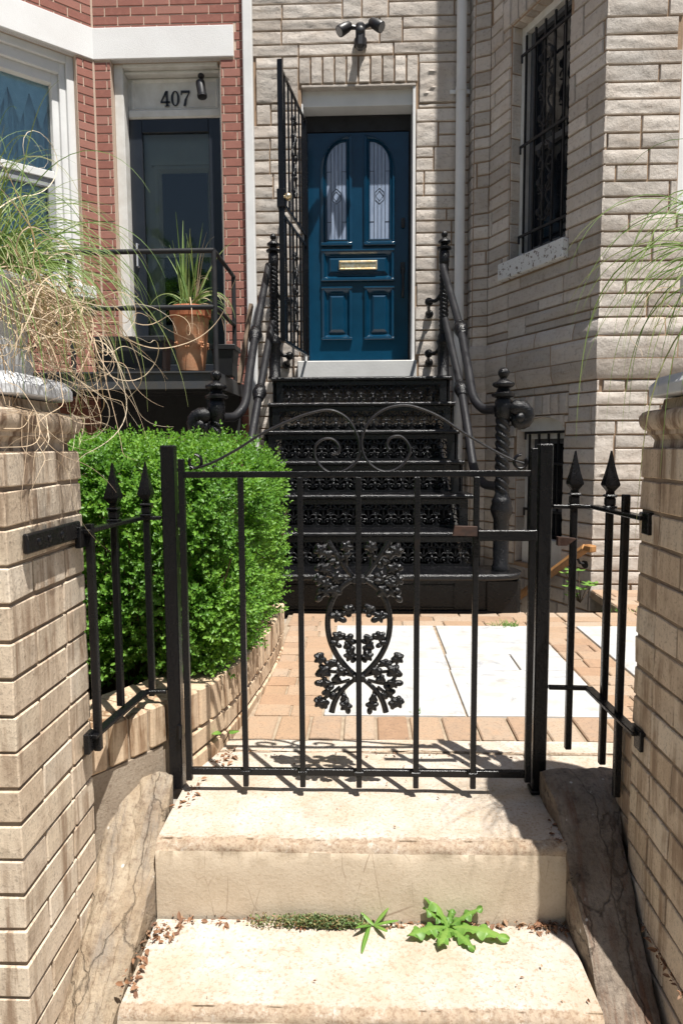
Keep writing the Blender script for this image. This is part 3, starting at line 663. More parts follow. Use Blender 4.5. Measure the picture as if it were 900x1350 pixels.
for y_ in (345, 1040):
    c = mz(C0, y_); md.box(c.x-.0175, c.x+.0175, c.y-.016, c.y+.006, c.z-.010, c.z+.010, 0, None, .003)
md.build('leafy_medallion', IRONG, gate, smooth=60)
lt = MB(); a = gp(593, 697, GY-.03); b = gp(697, 704, GY-.03)
lt.box(gp(627, 704).x, xr+.004, GY-.036, GY-.021, gp(660, 711).z, gp(660, 697).z, 0, None, .002); lt.build('latch_bar', IRON, gate)
lt = MB(); lt.prism([(0, -.012), (.062, -.014), (.062, .011), (.006, .013)], (gp(594, 698).x, GY-.034, gp(594, 698).z), X, Z, Yv, .012); lt.build('latch_tip', RUST, gate, bevel=.001)
lt = MB(); c = gp(735, 713, GY); lt.prism([(0, -.010), (.0, .012), (.046, .008), (.022, -.010)], (c.x-.005, GY-.02, c.z), X, Z, Yv, .02); lt.build('thumb_catch', RUST, gate)
for y_ in (686, 965): hg = MB(); c = gp(236, y_, GY); hg.tube([c+Vector((.002, 0, -.018)), c+Vector((.002, 0, .018))], .007, 8); hg.build('hinge', IRON, gate)

# gate posts
def post(px, ytop, label, foot):
    c = gp(px, 830, 1.765); zt_ = gp(px, ytop, 1.765).z; t = thing('gate_post', label, 'post', (c.x, c.y, 0), 'square iron gate posts')
    m = MB(); m.box(c.x-.0178, c.x+.0178, c.y-.0178, c.y+.0178, 0.003, zt_, 0, None, .003)
    m.build('shaft', IRON, t)
    f = MB()
    if foot: f.box(c.x-.035, c.x-.004, c.y-.13, c.y-.02, .004, .014, 0, None, .002); f.ball((c.x-.02, c.y-.105, .015), .006, .006, .003)
    else: f.box(c.x-.022, c.x+.022, c.y-.024, c.y+.024, .002, .012, 0, None, .002)
    f.build('foot_plate', IRON, t)
    return t, c
_, pl = post(229, 587, 'square black iron post at the hinge side of the garden gate', True)
_, pr = post(712.5, 585, 'square black iron post at the latch side of the garden gate', False)

# side fence panels
def finial(m, x, y, z):
    m.box(x-.014, x+.014, y-.014, y+.014, z, z+.007, 0, None, .002)
    m.box(x-.0115, x+.0115, y-.0115, y+.0115, z+.007, z+.028, 0, None, .003)
    m.box(x-.0145, x+.0145, y-.0145, y+.0145, z+.028, z+.035, 0, None, .003)
    prof = [(.012, .035), (.011, .044), (.025, .062), (.0255, .066), (.017, .095), (.0075, .135), (.0025, .165)]
    m.lathe((x, y, z), [(r*.98, .035+(zz-.035)*.82) for r, zz in prof], 4, a0=math.pi/4)
def fence(sg, label, postc, spec, zt_, zb_):
    t = thing('fence_panel', label, 'fence', (sg*.6, 1.6, 0), 'short iron side fences beside the gate')
    xb = sg*.605; ye = 1.462; xe = sg*(.612 if sg < 0 else .595)
    for zz, nm, w in ((zt_, 'top_rail', .014), (zb_, 'bottom_rail', .014)):
        m = MB(); zd = zz-(.012 if nm == 'top_rail' else .004)
        m.bar((postc.x+sg*.02, 1.755, zz), (xb-sg*.02, 1.75, zz), .010, .016, c=.002)
        m.bar((xb-sg*.022, 1.7505, zz), (xe, ye, zz), .010, .024, c=.002)
        m.box(min(xe, xe+sg*.014), max(xe, xe+sg*.014), ye-.016, ye+.018, zz-.035, zz+.012, 0, None, .002)
        m.build(nm, IRON, t)
    for x, y, ztop, zbot, fin in spec:
        ztop = ztop-.016 if fin else ztop
        m = MB(); m.box(x-.0082, x+.0082, y-.0082, y+.0082, zbot, ztop, 0, None, .002); p = m.build('picket', IRON, t)
        if fin: f = MB(); finial(f, x, y, ztop-.002); f.build('finial', IRON, p, smooth=25)
    return t
fence(-1, 'short iron fence between the left brick pier and the hinge post', pl, [(-.606, 1.482, .755, .235, False), (-.604, 1.625, .762, .285, True), (-.566, 1.754, .762, .262, True)], gp(190, 683, 1.75).z, gp(200, 912, 1.75).z)
fence(1, 'short iron fence between the latch post and the right brick pier', pr, [(.535, 1.754, .785, .125, True), (.602, 1.69, .785, .115, True), (.597, 1.575, .81, .09, False)], gp(760, 668, 1.75).z, gp(760, 907, 1.75).z)

# ================================================================== brick edging wall and hedge
ed = MB()
pathp = smooth_path([(x_, y_, 0) for x_, y_ in [(-.665, 1.545), (-.62, 1.62), (-.575, 1.70), (-.53, 1.785), (-.478, 1.89), (-.44, 2.02), (-.412, 2.2), (-.392, 2.42), (-.378, 2.65), (-.373, 2.9), (-.38, 3.12), (-.40, 3.3)]], 10)
cum = [0.0]
for i in range(1, len(pathp)): cum.append(cum[-1]+(pathp[i]-pathp[i-1]).length)
def along(s):
    s = max(0, min(s, cum[-1]-1e-6))
    for i in range(1, len(cum)):
        if cum[i] >= s:
            f = (s-cum[i-1])/(cum[i]-cum[i-1]); p = pathp[i-1].lerp(pathp[i], f); tdir = (pathp[i]-pathp[i-1]).normalized(); return p, tdir
s = 0.0; zt0 = .235
while s < cum[-1]-.05:
    p, td = along(s+.034); nn = Vector((td.y, -td.x, 0)); f = s/cum[-1]; zt_ = .245-.045*min(1, f*1.6)-.05*max(0, (f-.8)/.2); wd = .098
    o = p-nn*(wd-.004)+Vector((0, 0, zt_-.055+random.uniform(-.002, .002)))
    ed.obox(o, td, nn, Z, .0285, wd, .056, 0, None, .006, .002); s += .066
s = -.06; 
while s < cum[-1]-.05:
    L_ = .205; p, td = along(max(.0, s+L_/2)); nn = Vector((td.y, -td.x, 0)); f = max(0, s)/cum[-1]; zt_ = .245-.045*min(1, f*1.6)-.05*max(0, (f-.8)/.2)
    if s > 0.22:
        ed.obox(p-nn*.05+Vector((0, 0, zt_-.118-.033)), td, nn, Z, L_/2-.006, .05, .030, 0, None, .005, .002)
        ed.obox(p-nn*.046+Vector((0, 0, zt_-.118-.066-.035)), td, nn, Z, L_/2-.004, .05, .031, 0, None, .005, .002)
    s += L_
for i in range(len(pathp)-1):
    a, b = pathp[i], pathp[i+1]; td = (b-a).normalized(); nn = Vector((td.y, -td.x, 0)); f = cum[i]/cum[-1]; zt_ = .245-.045*min(1, f*1.6)-.05*max(0, (f-.8)/.2)
    zl_ = -.4 if cum[i] < .3 else -.1; ed.obox((a+b)/2-nn*.095+Vector((0, 0, (zt_-.006+zl_)/2)), td, nn, Z, (b-a).length/2+.002, .088, (zt_-.006-zl_)/2, 1)
    if cum[i] < .24: ed.obox((a+b)/2-nn*.094+Vector((0, 0, (zt_-.115-.4)/2)), td, nn, Z, (b-a).length/2+.004, .092, (zt_-.115+.4)/2, 2)
tag(ed.build('brick_edging', [EDB, PAVM, BANDM], smooth=40), 'low curved cream brick edging around the bed of the clipped hedge', 'edging')
bed = MB(); bed.box(-2.6, -.58, 1.72, 3.3, -.02, .15); struct(bed.build('garden_soil', SOIL))

def leaf_mesh(name, mat, parent, pos, dirs, nrm, ln, wd, rnd, fold=0.25, curl=0.0):
    """folded diamond leaves: arrays (n,3) of base, direction, normal; lengths, widths"""
    n = len(pos); d = dirs/np.linalg.norm(dirs, axis=1, keepdims=True); b = np.cross(d, nrm); b /= (np.linalg.norm(b, axis=1, keepdims=True)+1e-9); u = np.cross(b, d)
    ln = ln[:, None]; wd = wd[:, None]
    tip = pos+d*ln-u*ln*curl; m1 = pos+d*ln*.35; m2 = pos+d*ln*.72-u*ln*curl*.4
    l1 = m1+b*wd*.5+u*wd*fold; r1 = m1-b*wd*.5+u*wd*fold; l2 = m2+b*wd*.42+u*wd*fold; r2 = m2-b*wd*.42+u*wd*fold
    V = np.stack([pos, l1, l2, tip, r2, r1], 1).reshape(-1, 3)
    off = np.array(parent['_o']) if parent is not None else np.zeros(3)
    V = V-off; k = np.arange(n)*6
    fc = np.stack([k, k+1, k+2, k+3, k, k+3, k+4, k+5], 1).reshape(-1)
    me = bpy.data.meshes.new(name); me.vertices.add(n*6); me.vertices.foreach_set('co', V.astype(np.float32).reshape(-1))
    me.loops.add(n*8); me.loops.foreach_set('vertex_index', fc.astype(np.int32)); me.polygons.add(n*2)
    me.polygons.foreach_set('loop_start', np.arange(0, n*8, 4, dtype=np.int32))
    a = me.attributes.new('rnd', 'FLOAT', 'FACE'); a.data.foreach_set('value', np.repeat(rnd, 2).astype(np.float32))
    me.materials.append(mat); me.update(calc_edges=True); me.validate()
    o = bpy.data.objects.new(name, me); COL.objects.link(o)
    if parent is not None: o.parent = parent; o['_o'] = list(parent['_o'])
    return o
hedge = thing('boxwood_hedge', 'clipped bright green box hedge in front of the left railing', 'hedge', (-.95, 2.5, .15))
bx0, bx1, by0, by1, bz0, bz1 = -2.0, -.36, 1.93, 3.18, .20, .885
def surf(p):    # lumpy clipped surface: how far inside (m) a point may sit
    return .05*noise.noise(Vector(p)*3.0)+.03*noise.noise(Vector(p)*8.0)
NS = 7600; pos = []; dr = []; nm = []; ln = []; wd = []; rn = []
def add_sprig(base, d, size, tone):
    d = d.normalized(); u = Vector((random.gauss(0, 1), random.gauss(0, 1), random.gauss(0, 1))); b = d.cross(u).normalized(); c = d.cross(b)
    L_ = size; nn = random.randint(4, 6)
    for k in range(nn):
        t = (k+.6)/nn; p = base+d*L_*t
        e1, e2 = (b, -b) if k % 2 else (c, -c)
        for e in (e1, e2):
            dd = (e*random.uniform(.7, 1.0)+d*random.uniform(.45, .9)+Vector((0, 0, .1))).normalized()
            pos.append(p); dr.append(dd); nm.append((d*.7-e*.35+Vector((.25+random.uniform(-.35, .35), -.35+random.uniform(-.35, .35), .75))).normalized())
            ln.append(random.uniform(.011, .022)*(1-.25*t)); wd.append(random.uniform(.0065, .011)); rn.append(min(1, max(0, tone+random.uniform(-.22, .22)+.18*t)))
    pos.append(base+d*L_); dr.append((d+Vector((random.uniform(-.3, .3),)*3)).normalized()); nm.append(b); ln.append(.015); wd.append(.008); rn.append(min(1, tone+.35))
def hedge_sprig(p, n, depth):
    gap = noise.noise(p*7.5)
    if gap < -.12 and n.z < .6 and random.random() < .62: return
    q = p-n*(depth+.035+surf(p)); d = n*random.uniform(.5, 1.1)+Vector((random.gauss(0, .35), random.gauss(0, .35), random.gauss(.35, .3)))
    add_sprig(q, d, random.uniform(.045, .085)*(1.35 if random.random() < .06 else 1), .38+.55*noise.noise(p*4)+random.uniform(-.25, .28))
def corner_round(p, n):
    # round the vertical near/right and top edges
    R = .23; q = Vector(p); nn = Vector(n)
    cx, cy, cz = min(max(q.x, bx0+R), bx1-R), min(max(q.y, by0+R), by1-R), min(q.z, bz1-R*.75)
    v = q-Vector((cx, cy, cz)); 
    if v.length > 1e-6: nn = v.normalized(); q = Vector((cx, cy, cz))+nn*R*(1 if True else 0)
    return q, nn
for i in range(NS):
    r = random.random()
    if r < .40: p = Vector((random.uniform(-1.25, bx1), by0, random.uniform(bz0, bz1))); n = -Yv
    elif r < .70: p = Vector((bx1, random.uniform(by0, by1), random.uniform(bz0+.02, bz1))); n = X
    else: p = Vector((random.uniform(-1.9, bx1), by0+(by1-by0)*random.random()**1.3, bz1)); n = Z
    q, n2 = corner_round(p, n); 
    taper = .05*max(0, (0.45-q.z))/.3
    q = q-Vector((n2.x, n2.y, 0))*taper
    hedge_sprig(q, n2, abs(random.gauss(0, .028)))
for i in range(70):    # stray shoots above the clipped top
    p = Vector((random.uniform(-1.7, bx1-.1), random.uniform(by0+.05, by1), bz1-.06)); add_sprig(p, Vector((random.gauss(0, .2), random.gauss(0, .2), 1)), random.uniform(.08, .15), .6)
A = lambda L_: np.array([tuple(v) for v in L_], dtype=float)
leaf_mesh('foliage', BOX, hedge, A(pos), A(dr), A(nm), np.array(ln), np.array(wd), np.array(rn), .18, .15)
inner = MB()
for i in range(900):
    p = Vector((random.uniform(bx0, bx1-.14), random.uniform(by0+.14, by1-.12), .15)); q = p+Vector((random.gauss(0, .1), random.gauss(0, .1), random.uniform(.35, .62)))
    inner.tube([p, p.lerp(q, .5)+Vector((random.gauss(0, .02), random.gauss(0, .02), 0)), q], [.006, .004, .002], 4)
inner.build('stems', TWIG, hedge)
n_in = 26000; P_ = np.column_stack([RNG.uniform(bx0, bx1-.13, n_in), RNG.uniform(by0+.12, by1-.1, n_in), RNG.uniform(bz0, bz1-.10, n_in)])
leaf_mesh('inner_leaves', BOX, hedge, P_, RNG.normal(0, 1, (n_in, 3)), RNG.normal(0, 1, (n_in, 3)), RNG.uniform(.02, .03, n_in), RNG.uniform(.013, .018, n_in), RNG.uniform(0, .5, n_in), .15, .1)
# ================================================================== cast iron stairs
SX = -.02; D0, RISE, TREAD = 3.65, .2, .234
stairs = thing('iron_staircase', 'black cast iron stairs with pierced risers up to the blue door', 'stairs', (SX, D0, 0))
def half(k): return .715 if k == 1 else (.675 if k == 2 else .655)
def nosed(m, x0, x1, y0, y1, z, th=.03):
    pr = [(y0+.016, z-th)]+[(y0+.015-.015*math.sin(math.pi*q/8), z-th/2-.015*math.cos(math.pi*q/8)) for q in range(1, 8)]+[(y0+.016, z), (y1, z), (y1, z-th)]
    m.prism([(a-y0, b) for a, b in pr], (x0, y0, 0), Yv, Z, X, x1-x0)
for k in range(1, 7):
    m = MB(); y0 = D0+TREAD*k; y1 = y0+TREAD+.055 if k < 6 else 5.648
    nosed(m, SX-half(k), SX+half(k), y0, y1, .236+RISE*k); m.build('landing' if k == 6 else 'tread', IRONT, stairs, smooth=40)
m = MB(); pl_ = []
for k in range(9): a = math.pi/2+math.pi/2*k/8; pl_.append((-.78+.12*math.cos(a), 3.77-.0-.12+.12*math.sin(a)-.0))
foot = [(-.80, 3.70), (-.775, 3.655), (-.70, 3.64), (.70, 3.64), (.80, 3.66), (.855, 3.705), (.875, 3.78), (.86, 3.86), (.81, 3.92), (.72, 3.95), (-.70, 3.95), (-.80, 3.90), (-.83, 3.80)]
m.prism(foot, (0, 0, .20), X, Yv, Z, .036); m.build('bottom_slab', IRONT, stairs, smooth=35, bevel=.011)
m = MB(); m.box(-.70, .67, 3.745, 3.90, -.02, .199); m.box(.66, .865, 3.74, 3.90, -.02, .199, 0, None, .02); m.build('plinth', IRONC, stairs)
m = MB(); 
m.bar((-.66, 3.742, .155), (.50, 3.742, .155), .008, .008); m.bar((-.66, 3.742, .028), (.50, 3.742, .028), .008, .008); m.bar((.50, 3.742, .02), (.50, 3.742, .163), .008, .008)
m.box(-.71, .68, 3.725, 3.744, -.01, .016, 0, None, .004); m.build('plinth_panel', IRONC, stairs)
# pierced risers: one motif mesh repeated along the width
def circle(cx, cz, r, y, n=12, a0=0, a1=2*math.pi): return [Vector((cx+math.cos(a0+(a1-a0)*i/n)*r, y, cz+math.sin(a0+(a1-a0)*i/n)*r)) for i in range(n+1)]
def riser_mesh(hw, zb_, zt_, y, seed):
    m = MB(); R = random.Random(5); h = zt_-zb_
    m.box(-hw, hw, y-.012, y+.006, zt_-.030, zt_); m.box(-hw, hw, y-.012, y+.006, zb_, zb_+.010)
    m.box(-hw, -hw+.05, y-.011, y+.006, zb_+.010, zt_-.030); m.box(hw-.05, hw, y-.011, y+.006, zb_+.010, zt_-.030)
    n = int((hw*2-.1)/.086); w = (hw*2-.1)/n; z0 = zb_+.010; H_ = h-.040
    for i in range(n):
        cx = -hw+.05+w*(i+.5); t = .0042
        m.tube(circle(cx, z0+H_*.66, .020, y-.004, 10), t, 5, cap=False); m.tube(circle(cx, z0+H_*.66, .009, y-.005, 8), t*.8, 5, cap=False)
        m.tube([(cx, y-.004, z0), (cx, y-.004, z0+H_*.46)], [.006, .009], 6); m.ball((cx, y-.006, z0+H_*.30), .011, .009, .014, 6, 4)
        m.tube([(cx, y-.004, z0+H_*.82), (cx, y-.004, z0+H_)], .006, 6)
        for sg in (-1, 1):
            m.tube(circle(cx+sg*.0215, z0+.020, .018, y-.004, 9, -.5, 4.6) if sg > 0 else circle(cx+sg*.0215, z0+.020, .018, y-.004, 9, math.pi+.5, math.pi-4.6), t, 5)
            m.tube(smooth_path([(cx, y-.004, z0+H_*.45), (cx+sg*.024, y-.004, z0+H_*.5), (cx+sg*w*.46, y-.004, z0+H_*.34), (cx+sg*w*.5, y-.004, z0+H_*.6), (cx+sg*.026, y-.004, z0+H_*.9), (cx+sg*.012, y-.004, z0+H_*.96)], 3), t, 5)
            m.ball((cx+sg*w*.5, y-.006, z0+H_*.75), .010, .008, .012, 6, 4); m.ball((cx+sg*.021, y-.006, z0+.021), .007, .007, .007, 6, 4)
            m.tube(circle(cx+sg*w*.32, z0+H_*.82, .011, y-.004, 8), t*.8, 5, cap=False)
    return m
for k in range(0, 6):
    y = D0+TREAD*(k+1)+.035; zb_ = .236+RISE*k+.0015; zt_ = .236+RISE*(k+1)-.0315
    m = riser_mesh(half(k+1)-.03, zb_, zt_, y, k); m.v = [(a+SX, b, c) for a, b, c in m.v]
    m.build('riser', IRONP, stairs, smooth=50)
for sg in (-1, 1):
    m = MB(); poly = [(3.79, 0.0)]
    for k in range(1, 7): poly += [(D0+TREAD*k+.045, .236+RISE*(k-1)), (D0+TREAD*k+.045, .236+RISE*k-.031)]
    poly += [(5.64, 1.404), (5.64, 1.16), (5.3, 1.10), (4.0, -.02), (3.9, -.02)]
    m.prism(poly, (SX+sg*.645-.008, 0, 0), Yv, Z, X, .014); m.build('stringer', IRONC, stairs, smooth=0)
m = MB(); m.box(SX-.6, SX+.6, 5.0, 5.62, .1, .12); m.add([(SX-.63, 4.02, .0), (SX+.63, 4.02, .0), (SX+.63, 5.6, 1.1), (SX-.63, 5.6, 1.1)], [(0, 1, 2, 3)]); m.build('soffit', DARK, stairs)

def newel_prof(h0, h1, r, rb):   # (r, z)
    return [(rb*1.0, h0), (rb*1.0, h0+.02), (rb*.86, h0+.03), (rb*.86, h0+.28), (rb*1.0, h0+.30), (rb*1.18, h0+.325), (rb*1.22, h0+.345), (rb*1.05, h0+.37), (rb*1.12, h0+.385), (rb*.95, h0+.40), (r, h0+.43)]
def railing(label, sgn, low, upp, up1, up2, mid1, mid2, lo1, lo2, wallx):
    t = thing('stair_railing', label, 'railing', (low[0], low[1], .236), 'pipe railings of the iron stairs')
    lx, ly = low; zb_ = .237; ztop = 1.345
    m = MB(); n = 56; r = .036
    pr = newel_prof(zb_, 0, r, .050); zz0 = pr[-1][1]; zz1 = zb_+.83
    pr += [(r, zz0+(zz1-zz0)*i/n) for i in range(1, n+1)]
    pr += [(r*1.05, zz1+.01), (.046, zz1+.02), (.046, zz1+.10), (.036, zz1+.115), (.062, zz1+.125), (.064, zz1+.138), (.04, zz1+.15), (.032, zz1+.168), (.05, zz1+.175), (.06, zz1+.185), (.058, zz1+.197), (.03, zz1+.21), (.018, zz1+.222), (.022, zz1+.228), (.03, zz1+.243), (.031, zz1+.255), (.024, zz1+.27), (.008, zz1+.279)]
    m.lathe((lx, ly, 0), pr, 24, twist=(150, .16, zz0, zz1, 4)); m.build('newel_post', IRONC, t, smooth=60)
    c = MB(); zc = lo1[2]   # volute
    P = []; R_ = []
    for k in range(26):
        a = math.pi*.62-sgn*0; f = k/25; ang = 1.9-5.2*f; rr = .056*(1-f*.75)
        P.append(Vector((lx+sgn*(.085+math.cos(ang)*rr*1.0*1), ly-.015, zc-.045+math.sin(ang)*rr))); R_.append(.043*(1-f*.35))
    P.insert(0, Vector((lx+sgn*.03, ly, zc+.01))); R_.insert(0, .026)
    c.tube(P, [q*(1+.09*(i % 2)) for i, q in enumerate(R_)], 14); c.ball((lx+sgn*.085, ly-.04, zc-.045), .03, .022, .03); c.build('volute', IRONC, t, smooth=60)
    ux, uy = upp; m = MB(); ub = 1.437; r2 = .032
    pr = [(.052, ub), (.052, ub+.015), (.044, ub+.022), (.044, ub+.235), (.05, ub+.25), (.055, ub+.265), (.043, ub+.285), (.046, ub+.30), (r2, ub+.32)]
    zz0, zz1 = ub+.32, ub+.82
    pr += [(r2, zz0+(zz1-zz0)*i/n) for i in range(1, n+1)]
    pr += [(.036, zz1+.01), (.038, zz1+.02), (.038, zz1+.09), (.03, zz1+.10), (.052, zz1+.108), (.053, zz1+.12), (.03, zz1+.132), (.026, zz1+.145), (.046, zz1+.156), (.046, zz1+.166), (.026, zz1+.182), (.014, zz1+.195), (.022, zz1+.205), (.024, zz1+.218), (.016, zz1+.235), (.004, zz1+.241)]
    m.lathe((ux, uy, 0), pr, 20, twist=(210, .15, zz0, zz1, 3)); m.build('top_newel', IRONC, t, smooth=60)
    for up_, mid, lo in ((up1, mid1, lo1), (up2, mid2, lo2)):
        U_, M_, L_ = Vector(up_), Vector(mid), Vector(lo); dn = (M_-U_).normalized()
        Kn = L_+Vector((-sgn*.10, .16, .055)); 
        pts = [U_]+[U_.lerp(M_, .5), M_, M_.lerp(Kn, .5), Kn.lerp(M_, .12)]
        curve = smooth_path([M_.lerp(Kn, .62), Kn.lerp(M_, .06), Kn.lerp(L_, .38)+Vector((0, .0, -.022)), L_.lerp(Kn, .22)+Vector((0, 0, -.012)), L_], 7)
        rp = MB(); rp.tube([U_, U_.lerp(M_, .5), M_, M_.lerp(Kn, .35)]+curve, .0255, 14); o = rp.build('handrail', IRONR, t, smooth=60)
        cc = MB(); ax = dn
        cc.tube([M_-ax*.075, M_-ax*.062, M_-ax*.055, M_-ax*.035, M_-ax*.03, M_, M_+ax*.03, M_+ax*.035, M_+ax*.055, M_+ax*.062, M_+ax*.075], [.027, .035, .033, .037, .041, .047, .041, .037, .033, .035, .027], 16)
        cc.build('collar', IRONC, o, smooth=50)
    for z_ in (up1[2]-.17, up2[2]-.17):
        w = MB(); p0 = Vector((ux, uy, z_)); p1 = Vector((ux-sgn*.10, uy+.10, z_-.07)); p2 = Vector((wallx, 5.64, z_-.10))
        w.tube(smooth_path([p0, p0.lerp(p1, .5)+Vector((0, 0, -.035)), p1, p2], 5), .014, 8); w.ball(p1, .032, .032, .032, 10, 7); w.ball(p2-Vector((0, .02, 0)), .034, .034, .034, 10, 7); w.build('wall_bracket', IRONC, t, smooth=60)
    return t
uY = 5.2; lY = 3.78
def P3(x, y, Y): p = at(x, y, Y); return (p.x, p.y, p.z)
railing('pipe railing on the right side of the iron stairs, beside the shaded stone bay', 1, (P3(661, 640, lY)[0], lY), (P3(584.5, 420, uY)[0], uY), P3(583, 350, uY), P3(586, 420, uY), P3(607, 434, 4.53), P3(607.5, 513, 4.50), P3(655, 540, lY), P3(656, 641, lY), P3(566, 395, 5.6)[0])
railing('pipe railing on the left side of the iron stairs, partly behind the hedge', -1, (P3(288, 640, lY)[0], lY), (P3(361.5, 420, uY)[0], uY), P3(354, 350, uY), P3(359, 424, uY), P3(336.5, 441, 4.53), P3(342, 518, 4.50), P3(292, 550, lY), P3(292, 650, lY), P3(376, 390, 5.6)[0])

# ================================================================== stone house
SH = thing('stone_house', 'rough grey stone house with blue front door and projecting bay', 'house', (.9, 5.65, 0))
ZT = 9.6; WY = 5.65
w = MB()
ox0, ox1 = -.487, .412
zl0, zl1 = 3.62, 3.755
holes = [(ox0+.87, ox1+.87, 1.40, zl1)]
skip = [(-.505+.87, .43+.87, zl1, 3.965), (-.845+.87, -.505+.87, 3.62, 3.88), (.43+.87, .74+.87, 3.60, 3.90)]
ex = [(-.845+.87, -.508+.87, 3.62, 3.88), (.433+.87, .74+.87, 3.60, 3.90)]
for i in range(10): ex.append((-.505+.87+i*.0935, -.505+.87+(i+1)*.0935, zl1+.004, 3.963))
wall(w, (-.87, WY), (.835, WY), -.1, ZT, holes, 'ashlar', 11, extra=ex, skip=skip)
w.build('wall', [ASH, MORT], SH, smooth=40)
cxr = at(793, 300, 4.38).x
A0, A1, B0, B1, C0_, C1_ = (.835, 5.65), (.85, 5.53), (.97, 5.485), (cxr, 4.38), (cxr, 4.38), (3.3, 4.38)
bw = MB()
def onl(p, q, x, y, off=0.0):
    p = Vector((p[0], p[1], 0)); q = Vector((q[0], q[1], 0)); a = (q-p); L = a.length; a.normalize(); n = Vector((a.y, -a.x, 0)); p = p+n*off
    d = ray(x, y); k = p.dot(n)/d.dot(n); h = d*k; return (h-p).dot(a), h.z+H
# belt course occupies z 1.34..1.71
bz0_, bz1_ = 1.335, 1.715
u_l = onl(B0, B1, 671, 300)[0]; u_r = onl(B0, B1, 746, 300)[0]; v_b = onl(B0, B1, 708, 331)[1]; v_t = onl(B0, B1, 669, 41)[1]
lu_l = onl(B0, B1, 679, 650)[0]; lu_r = onl(B0, B1, 741.5, 650)[0]; lv_t = onl(B0, B1, 712, 549)[1]; lv_b = .06
LB = (Vector(B1)-Vector(B0)).length
wall(bw, A0, A1, -1.2, ZT, [], 'ashlar', 21, thick=.1); wall(bw, A1, B0, -1.2, ZT, [], 'ashlar', 22, thick=.1)
vous = [(u_l-.10+i*(u_r-u_l+.2)/9, u_l-.10+(i+1)*(u_r-u_l+.2)/9, v_t+.004, v_t+.2) for i in range(9)]
lv = [(lu_l-.04+i*(lu_r-lu_l+.08)/7, lu_l-.04+(i+1)*(lu_r-lu_l+.08)/7, lv_t+.004, lv_t+.15) for i in range(7)]
belt = [(0, LB, bz0_, bz1_)]
_, aB, nB = wall(bw, B0, B1, -1.3, ZT, [(u_l, u_r, v_b, v_t), (lu_l, lu_r, lv_b, lv_t)], 'ashlar', 23, thick=.2, x1=.018, extra=vous+lv, skip=[(u_l-.10, u_r+.10, v_t, v_t+.2), (lu_l-.04, lu_r+.04, lv_t, lv_t+.15), (0, LB, bz0_, bz1_), (u_l-.07, u_r+.03, v_b-.13, v_b)])
LC = C1_[0]-C0_[0]
cw_l = onl(C0_, C1_, 894, 200)[0]; 
_, aC, nC = wall(bw, C0_, C1_, -.2, ZT, [(cw_l, cw_l+.9, 2.33, 4.6)], 'ashlar', 25, thick=.25, x0=.018, skip=[(0, LC, bz0_, bz1_)])
# belt course: projecting stones with a curved underside
def belt_run(mb, p, q, rs, e0=0.0, e1=0.0):
    p = Vector((p[0], p[1], 0)); q = Vector((q[0], q[1], 0)); a = q-p; L = a.length; a.normalize(); n = Vector((a.y, -a.x, 0)); R = random.Random(rs)
    prof = [(bz1_, .0), (bz1_-.02, .012), (bz1_-.07, .024), (bz1_-.17, .027), (bz0_+.12, .027), (bz0_+.06, .022), (bz0_+.02, .010), (bz0_, 0.0)]
    def row(z0, z1):
        u = 0.0
        while u < L-.02:
            w_ = R.uniform(.22, .5); u2 = min(u+w_, L); 
            if L-u2 < .1: u2 = L
            zz = [z for z in [z1]+[q_[0] for q_ in prof if z0 < q_[0] < z1]+[z0]]
            zs = []
            for i_ in range(len(zz)-1): zs += [zz[i_]+(zz[i_+1]-zz[i_])*k/3 for k in range(3)]
            zs.append(zz[-1]); nu = max(2, int((u2-u)/.04)); vs = []; sd_ = R.uniform(0, 50)
            for j, z in enumerate(zs):
                for m_ in range(len(prof)-1):
                    if prof[m_][0] >= z >= prof[m_+1][0]: f = (prof[m_][0]-z)/(prof[m_][0]-prof[m_+1][0]); d = prof[m_][1]*(1-f)+prof[m_+1][1]*f; break
                for i_ in range(nu+1):
                    uu = u+.004+(u2-u-.008)*i_/nu; e = noise.noise(Vector((uu*8+sd_, z*24, sd_)))*.008
                    ed_ = i_ in (0, nu) or j in (0, len(zs)-1); zz_ = z+(.005 if j == len(zs)-1 else (-.005 if j == 0 else 0))
                    dd_ = d+.005+(0 if ed_ else e*.8+.007)
                    if i_ == 0 and u == 0: uu = -e0*dd_-.0
                    if i_ == nu and u2 == L: uu = L+e1*dd_
                    vs.append(p+a*uu+Z*zz_+n*dd_)
            Rn = nu+1; mb.add(vs, [(j*Rn+i_, j*Rn+i_+1, (j+1)*Rn+i_+1, (j+1)*Rn+i_)[::-1] for j in range(len(zs)-1) for i_ in range(nu)], 0); u = u2
    row(bz1_-.115, bz1_); row(bz0_+.125, bz1_-.115); row(bz0_, bz0_+.125)
    vs = [p-a*e0*d+Z*z+n*(d+.0045) for z, d in prof]+[q+a*e1*d+Z*z+n*(d+.0045) for z, d in prof]; k = len(prof)
    mb.add(vs, [(i_, i_+1, k+i_+1, k+i_) for i_ in range(k-1)], 1)
belt_run(bw, B0, B1, 3, -.38, .66); belt_run(bw, C0_, C1_, 5, .66, 0); belt_run(bw, A1, B0, 6, .8, -.38)
Rr_ = random.Random(4)
